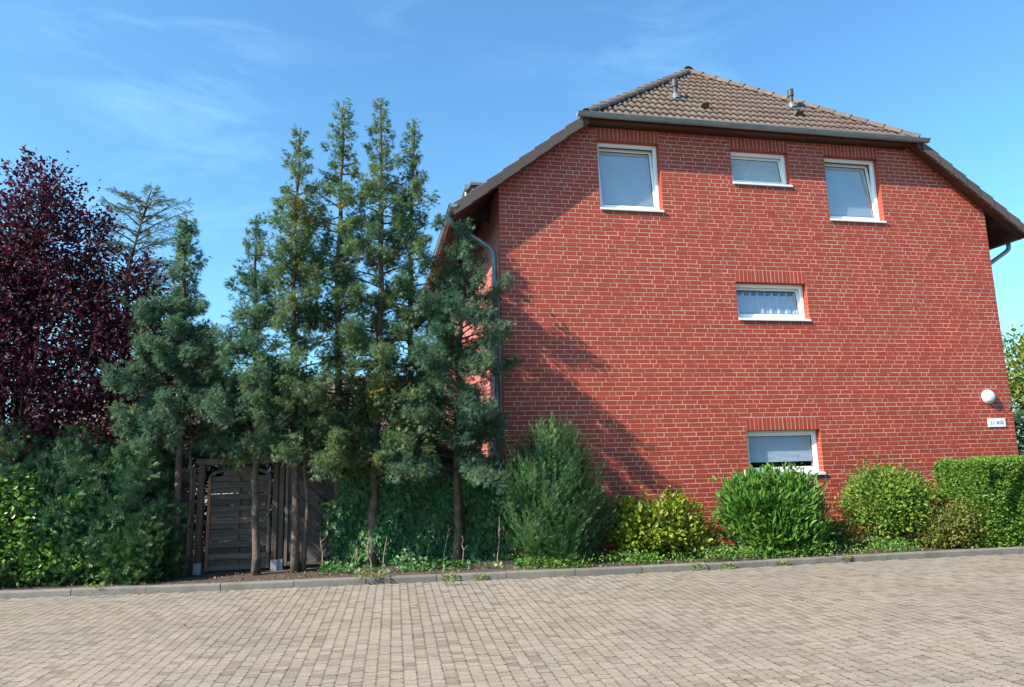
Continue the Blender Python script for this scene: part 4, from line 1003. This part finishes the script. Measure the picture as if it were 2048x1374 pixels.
# ivy climbing the third trunk
e = empty('trunk_ivy', (-2.78, -.05, Zb), 'sleeve of ivy round the cypress trunk beside the fence panel', 'ivy')
n = 900; a = rng.random(n)*6.283; zz = .1+1.05*rng.random(n); r_ = .10+.10*rng.random(n)+.08*np.sin(zz*7)**2
r_ = np.where((zz > .25) & (zz < .62), r_*.45, r_)
P = np.stack([-2.79+r_*np.cos(a), -.02+r_*np.sin(a), zz], -1); o_ = np.stack([np.cos(a), np.sin(a), 0*a], -1)
C = Cloud(); C.add(*IVY, P, o_*.4+rng.normal(0, .4, (n, 3))+np.array([0, 0, -.8]), o_+rng.normal(0, .3, (n, 3)), rng.uniform(.04, .08, n), rng.random(n)); keep(link('foliage', C.mesh('foliage'), 'f_ivy'), e)

# shrubs before the wall
broadleaf('golden_shrub', 'rounded yellow-green shrub between the big conifer shrub and the laurel', 'shrub', (2.32, -.88, Zb), [(2.2,-.88,.48,.55,.45,.42),(2.62,-.95,.60,.40,.38,.42),(1.95,-.8,.55,.42,.38,.38),(2.85,-1.0,.34,.28,.3,.26)], 560, 12, LEAF4, .08, 'f_yellow', csize=.075, stems=14, r0=.012, spikes=10)
broadleaf('laurel', 'glossy green laurel bush under the ground floor window', 'shrub', (4.28, -1.05, Zb), [(4.28,-1.05,.72,.78,.62,.62),(4.0,-1.0,.85,.5,.5,.46),(4.62,-1.0,.85,.5,.5,.46),(4.3,-1.1,.40,.74,.6,.33)], 1150, 11, LANCE, .125, 'f_laurel', csize=.075, stems=14, r0=.014, upb=.55, spikes=12, jit=.45)
broadleaf('spirea', 'loose green spirea bush with reddish seed heads beside the clipped hedge', 'shrub', (6.52, -1.05, Zb), [(6.45,-1.05,.72,.68,.58,.6),(6.85,-1.0,.72,.46,.5,.52),(6.2,-1.05,.88,.42,.42,.42),(6.55,-1.0,1.1,.34,.34,.26),(6.9,-1.1,.95,.3,.3,.3)], 1250, 12, LEAF2, .065, 'f_spirea', csize=.075, stems=30, r0=.009, upb=.3, spikes=40)
broadleaf('barberry', 'low orange-green shrub at the corner of the clipped hedge', 'shrub', (7.3, -1.62, Zb), [(7.25,-1.62,.38,.52,.30,.34),(7.55,-1.66,.48,.34,.28,.30),(6.95,-1.6,.3,.32,.26,.24)], 620, 12, LEAF2, .052, 'f_orange', csize=.06, stems=14, r0=.008, spikes=14)
broadleaf('low_shrub', 'low dark green shrub in the gap between laurel and spirea', 'shrub', (5.35, -.75, Zb), [(5.3,-.75,.28,.36,.3,.26),(5.65,-.8,.25,.28,.26,.2)], 330, 12, LEAF2, .055, 'f_low', csize=.06, stems=8, r0=.007, spikes=5)
broadleaf('low_shrub', 'low green shrub in the gap between golden shrub and laurel', 'shrub', (3.22, -.9, Zb), [(3.2,-.9,.28,.30,.3,.26)], 90, 11, LEAF2, .05, 'f_low', csize=.06, stems=8, r0=.007, spikes=5)

# clipped hedge
hx0, hx1, hy0, hy1, hz = 7.55, 12.2, -1.93, -1.0, 1.47
e = empty('clipped_hedge', ((hx0+hx1)/2, (hy0+hy1)/2, Zb), 'square clipped green hedge at the right end of the brick wall', 'hedge')
n = 52000; f = rng.random(n); P = np.stack([rng.uniform(hx0, hx1, n), rng.uniform(hy0, hy1, n), rng.uniform(Zb, hz, n)], -1); O = np.zeros((n, 3)); dep = rng.random(n)**2*.16
k = f < .52; P[k, 1] = hy0+dep[k]; O[k, 1] = -1
k = (f >= .52) & (f < .82); P[k, 2] = hz-dep[k]; O[k, 2] = 1
k = (f >= .82) & (f < .94); P[k, 0] = hx0+dep[k]; O[k, 0] = -1
k = f >= .94; P[k, 1] = hy1-dep[k]; O[k, 1] = 1
lump = .05*np.sin(P[:, 0]*4.1+P[:, 2]*2.7)+.035*np.sin(P[:, 0]*9.7-P[:, 2]*7)+.02*np.sin(P[:, 1]*8+P[:, 0]*3)
P += O*lump[:, None]
ctr = np.stack([np.clip(P[:, 0], hx0+.14, hx1-.14), np.clip(P[:, 1], hy0+.14, hy1-.14), np.minimum(P[:, 2], hz-.14)], -1)   # round the edges
dv = P-ctr; ln = np.linalg.norm(dv, axis=1); k = ln > .14; P[k] = ctr[k]+dv[k]/ln[k, None]*(.14+.04*rng.random((k.sum(), 1)))
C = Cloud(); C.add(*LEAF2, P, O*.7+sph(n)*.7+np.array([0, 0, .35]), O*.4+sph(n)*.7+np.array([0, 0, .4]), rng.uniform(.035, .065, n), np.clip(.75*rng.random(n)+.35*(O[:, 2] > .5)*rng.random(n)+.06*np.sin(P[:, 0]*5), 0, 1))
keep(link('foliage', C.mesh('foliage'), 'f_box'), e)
MB().box(hx0+.13, hx1-.15, hy0+.15, hy1-.15, Zb-.02, hz-.15).build('twig_core', 'bark_dark', e)

# ground cover, litter, weeds
def scatter(name, label, mat, n, ls, tm, xr, depthr, zr, cat=None, dens=None, group=None):
    X = rng.uniform(*xr, n); KY = np.array([kerb_y(x) for x in X]); Y = KY+rng.uniform(*depthr, n)
    Zv = rng.uniform(*zr, n)*(.4+.6*np.abs(np.sin(X*2.1+Y*3.3)))+Zb
    k = np.ones(n, bool) if dens is None else (rng.random(n) < dens(X, Y)); m_ = k.sum()
    C = Cloud(); C.add(*tm, np.stack([X, Y, Zv], -1)[k], sph(m_)+np.array([0, -.2, .2]), sph(m_)*.6+np.array([0, -.2, 1]), ls*rng.uniform(.6, 1.3, m_), rng.random(m_))
    return link(name, C.mesh(name), mat, label=label, cat=cat, kind='stuff', group=group)
scatter('ground_cover', 'low green ground cover along the kerb in front of the shrubs', 'f_low', 7500, .045, LEAF2, (.0, 6.4), (.06, .75), (.0, .2), 'plants', lambda X, Y: .35+.65*(np.sin(X*1.9+1)+np.sin(X*4.3) > -.4)*((X < 4.9) | (X > 5.5)))
scatter('ivy_runners', 'ivy runners on the soil between the kerb and the ivy fence', 'f_ivy', 1500, .06, IVY, (-3.0, .2), (.35, 1.3), (.0, .12), 'ivy', lambda X, Y: .2+.8*(np.sin(X*3.7) > -.3))
scatter('leaf_litter', 'dry brown leaves on the soil behind the kerb', 'f_dead', 1600, .04, LEAF2, (-7.2, 8.0), (.06, .8), (.003, .012), 'leaves')
n = 150; X = rng.uniform(-7, 4, n); Y = np.array([kerb_y(x) for x in X])-.03-np.abs(rng.normal(0, .09, n)); far = rng.random(n) < .22; Y[far] -= rng.random(far.sum())*2.5
C = Cloud(); C.add(*LEAF2, np.stack([X, Y, np.full(n, .012)], -1), sph(n)*np.array([1, 1, .2]), sph(n)*.35+np.array([0, 0, 1]), rng.uniform(.022, .05, n), rng.random(n))
link('fallen_leaves', C.mesh('fallen_leaves'), 'f_dead', label='dry leaves blown along the foot of the kerb', cat='leaves', kind='stuff')
def weed(x, y, r, label, n=70, z=.0, up=.7, mat='f_weed', ls=.05):
    e = empty('weed', (x, y, z), label, 'weed', 'weeds along the kerb'); a = rng.random(n)*6.283; q = rng.random(n)**.5*r
    P = np.stack([x+q*np.cos(a), y+q*np.sin(a)*.6, z+.01+rng.random(n)*r*up], -1); d = np.stack([np.cos(a), np.sin(a), .5+0*a], -1)+rng.normal(0, .3, (n, 3))
    C = Cloud(); C.add(*LEAF2, P, d, sph(n)*.5+np.array([0, 0, 1]), ls*rng.uniform(.6, 1.2, n), rng.random(n)); keep(link('leaves', C.mesh('leaves'), mat), e)
for x, r, l, dy, z in ((-2.32, .13, 'bushy weed leaning over the kerb below the ivy-footed trunk', -.02, .06), (-2.1, .11, 'small bushy weed on the kerb beside the dry stalks', -.02, .06), (-1.15, .10, 'green weed hanging over the kerb by the ivy', -.04, .02), (-.68, .09, 'thin weed in front of the kerb by the broad cypress', -.07, .0),
                       (-1.13, .13, 'pale tuft of weed growing in the paving joints', -.42, .0), (2.55, .12, 'weed tuft at the kerb foot below the golden shrub', -.06, .0), (3.0, .10, 'flat weed at the kerb foot right of the golden shrub', -.06, .0), (3.9, .08, 'small weed at the kerb foot below the laurel', -.05, .0), (5.0, .07, 'tiny weed on the kerb in front of the bare soil gap', .0, .03), (-6.0, .12, 'dry yellowish weed on the kerb below the left hedge', .03, .06)):
    weed(x, kerb_y(x)+dy, r, l, 60, z, ls=.042)
# moss flecks in the paving joints
n = 420; cx = rng.uniform(-5, 6.5, 30); cy = rng.uniform(-6.3, -2.6, 30); q = rng.integers(0, 30, n)
C = Cloud(); C.add(*LEAF2, np.stack([cx[q]+rng.normal(0, .05, n), cy[q]+rng.normal(0, .02, n), np.full(n, .003)], -1), sph(n)*np.array([1, 1, .3]), sph(n)*.3+np.array([0, 0, 1]), rng.uniform(.008, .022, n), rng.random(n))
link('moss', C.mesh('moss'), 'f_weed', label='tiny yellow-green moss flecks in the paving joints', cat='moss', kind='stuff')
def stalk(x, y, h, label, lean=.1):
    e = empty('dry_stalk', (x, y, Zb), label, 'stalk', 'dry stalks in the ivy'); m = MB(); pts = [(x, y, Zb-.02)]
    for q in range(6): pts.append((x+lean*(q+1)/6+random.uniform(-.015, .015), y+random.uniform(-.02, .02), Zb+h*(q+1)/6))
    m.tube(pts, [.009, .008, .008, .007, .006, .005, .003], 5)
    for q in (3, 4, 5):
        p = pts[q]; m.tube([p, (p[0]+random.uniform(-.07, .07), p[1]-.03, p[2]+.07)], [.005, .002], 4, False)
    m.build('stem', 'twig', e)
stalk(-2.95, -.35, .52, 'pale dry stalk beside the twin-trunk cypress', -.05); stalk(-2.05, -.5, .5, 'crooked dry stalk at the foot of the tallest cypress', .05); stalk(-2.2, -.45, .42, 'leaning dry stalk in front of the tallest cypress trunk', -.14); stalk(-1.12, -.45, .62, 'upright dry stalk against the ivy wall'); stalk(-.82, -.5, .45, 'short dry stalk against the ivy near the broad cypress', .02); stalk(-2.48, -.4, .35, 'short dry stalk between the two reddish trunks', .04); stalk(-.3, -.75, .75, 'tall thin dry stalk beside the big conifer shrub', .06)

# ------------------------------------------------------------------ beyond the garden
nb = empty('neighbour_house', (-6, 17, 0), 'low white house with grey-brown roof glimpsed through the cypresses', 'house')
MB().box(-12, -.6, 14.2, 20, -.05, 2.9).build('wall', 'plaster', nb)
MB().add([(-12.5, 13.6, 2.75), (-.2, 13.6, 2.75), (-.2, 17.1, 5.2), (-12.5, 17.1, 5.2), (-.2, 20.6, 2.75), (-12.5, 20.6, 2.75), (-12.5, 13.6, 2.6), (-.2, 13.6, 2.6), (-.2, 20.6, 2.6), (-12.5, 20.6, 2.6)],
         [(0, 1, 2, 3), (3, 2, 4, 5), (6, 7, 1, 0), (7, 8, 4, 2, 1), (9, 6, 0, 3, 5), (8, 9, 5, 4), (9, 8, 7, 6)]).build('roof', 'tile', nb)
for x in (-9.5, -6.5, -3.5):
    wv = bars(x-.6, x+.6, .95, 2.2, 14.16, 14.22, .07).build('window', 'pvc', nb)
    p = link('pane', MB().add([(x-.53, 14.2, 1.02), (x+.53, 14.2, 1.02), (x+.53, 14.2, 2.13), (x-.53, 14.2, 2.13)], [(0, 1, 2, 3)]).mesh('pane'), 'dark'); p.parent = wv; p.location = -(Vector(nb.location)+Vector(wv.location))
def fartree(name, label, base, lobes, n, mat, r0=.2, ls=.2, per=9, group=None):
    e = broadleaf(name, label, 'tree', base, lobes, n, per, LEAF4, ls, mat, csize=.28, stems=14, r0=r0*.35, upb=.1, group=group)
    top = lobes[0]; MB().tube([base, (base[0]+.1, base[1], (base[2]+top[2])*.5), (top[0], top[1], top[2])], [r0, r0*.8, r0*.3], 8).build('trunk', 'bark_dark', e)
fartree('broadleaf_tree', 'yellow-green tree behind the right corner of the brick house', (21.2, 8.5, 0), [(21.0,8.5,4.0,2.0,1.9,1.6),(22.3,8.5,3.6,2.0,1.9,1.5),(20.0,8.3,3.4,1.1,1.2,1.0),(21.2,8.4,4.9,1.1,1.1,.7)], 900, 'f_tree', ls=.16)
e = empty('dark_hedge', (21, 7.2, 0), 'dark evergreen hedge below the yellow-green tree beyond the wall corner', 'hedge')
n = 7000; P = np.stack([rng.uniform(15.8, 28, n), 7.2+rng.uniform(-.8, .4, n), rng.random(n)**.8*2.75], -1); P[:, 2] += .15*np.sin(P[:, 0]*1.7)
C = Cloud(); C.add(*LEAF4, P, sph(n)+np.array([0, -.4, .2]), sph(n)+np.array([0, -.5, .5]), rng.uniform(.14, .26, n), rng.random(n)); keep(link('foliage', C.mesh('foliage'), 'f_dark'), e)

# trees on the far side of the lane, behind the viewpoint; the ground floor pane mirrors them
for i, (x, y, h, w_) in enumerate(((-3.5, -27, 8.5, 3.6), (3.5, -29, 9.5, 4.2), (10.5, -27, 8.2, 3.8), (17.5, -26, 9.0, 4.0), (24, -22, 8.5, 3.8))):
    fartree('lane_tree', ('tree across the lane opposite the gate', 'tallest tree across the lane opposite the house corner', 'tree across the lane opposite the laurel', 'tree across the lane opposite the clipped hedge', 'outermost tree across the lane past the clipped hedge')[i], (x, y, 0), [(x, y, h*.58, w_, w_*.9, h*.42), (x-w_*.4, y, h*.4, w_*.7, w_*.7, h*.3), (x+w_*.4, y+.4, h*.38, w_*.7, w_*.7, h*.28)], 700, 'f_tree', r0=.28, ls=.62, per=10, group='trees across the lane')
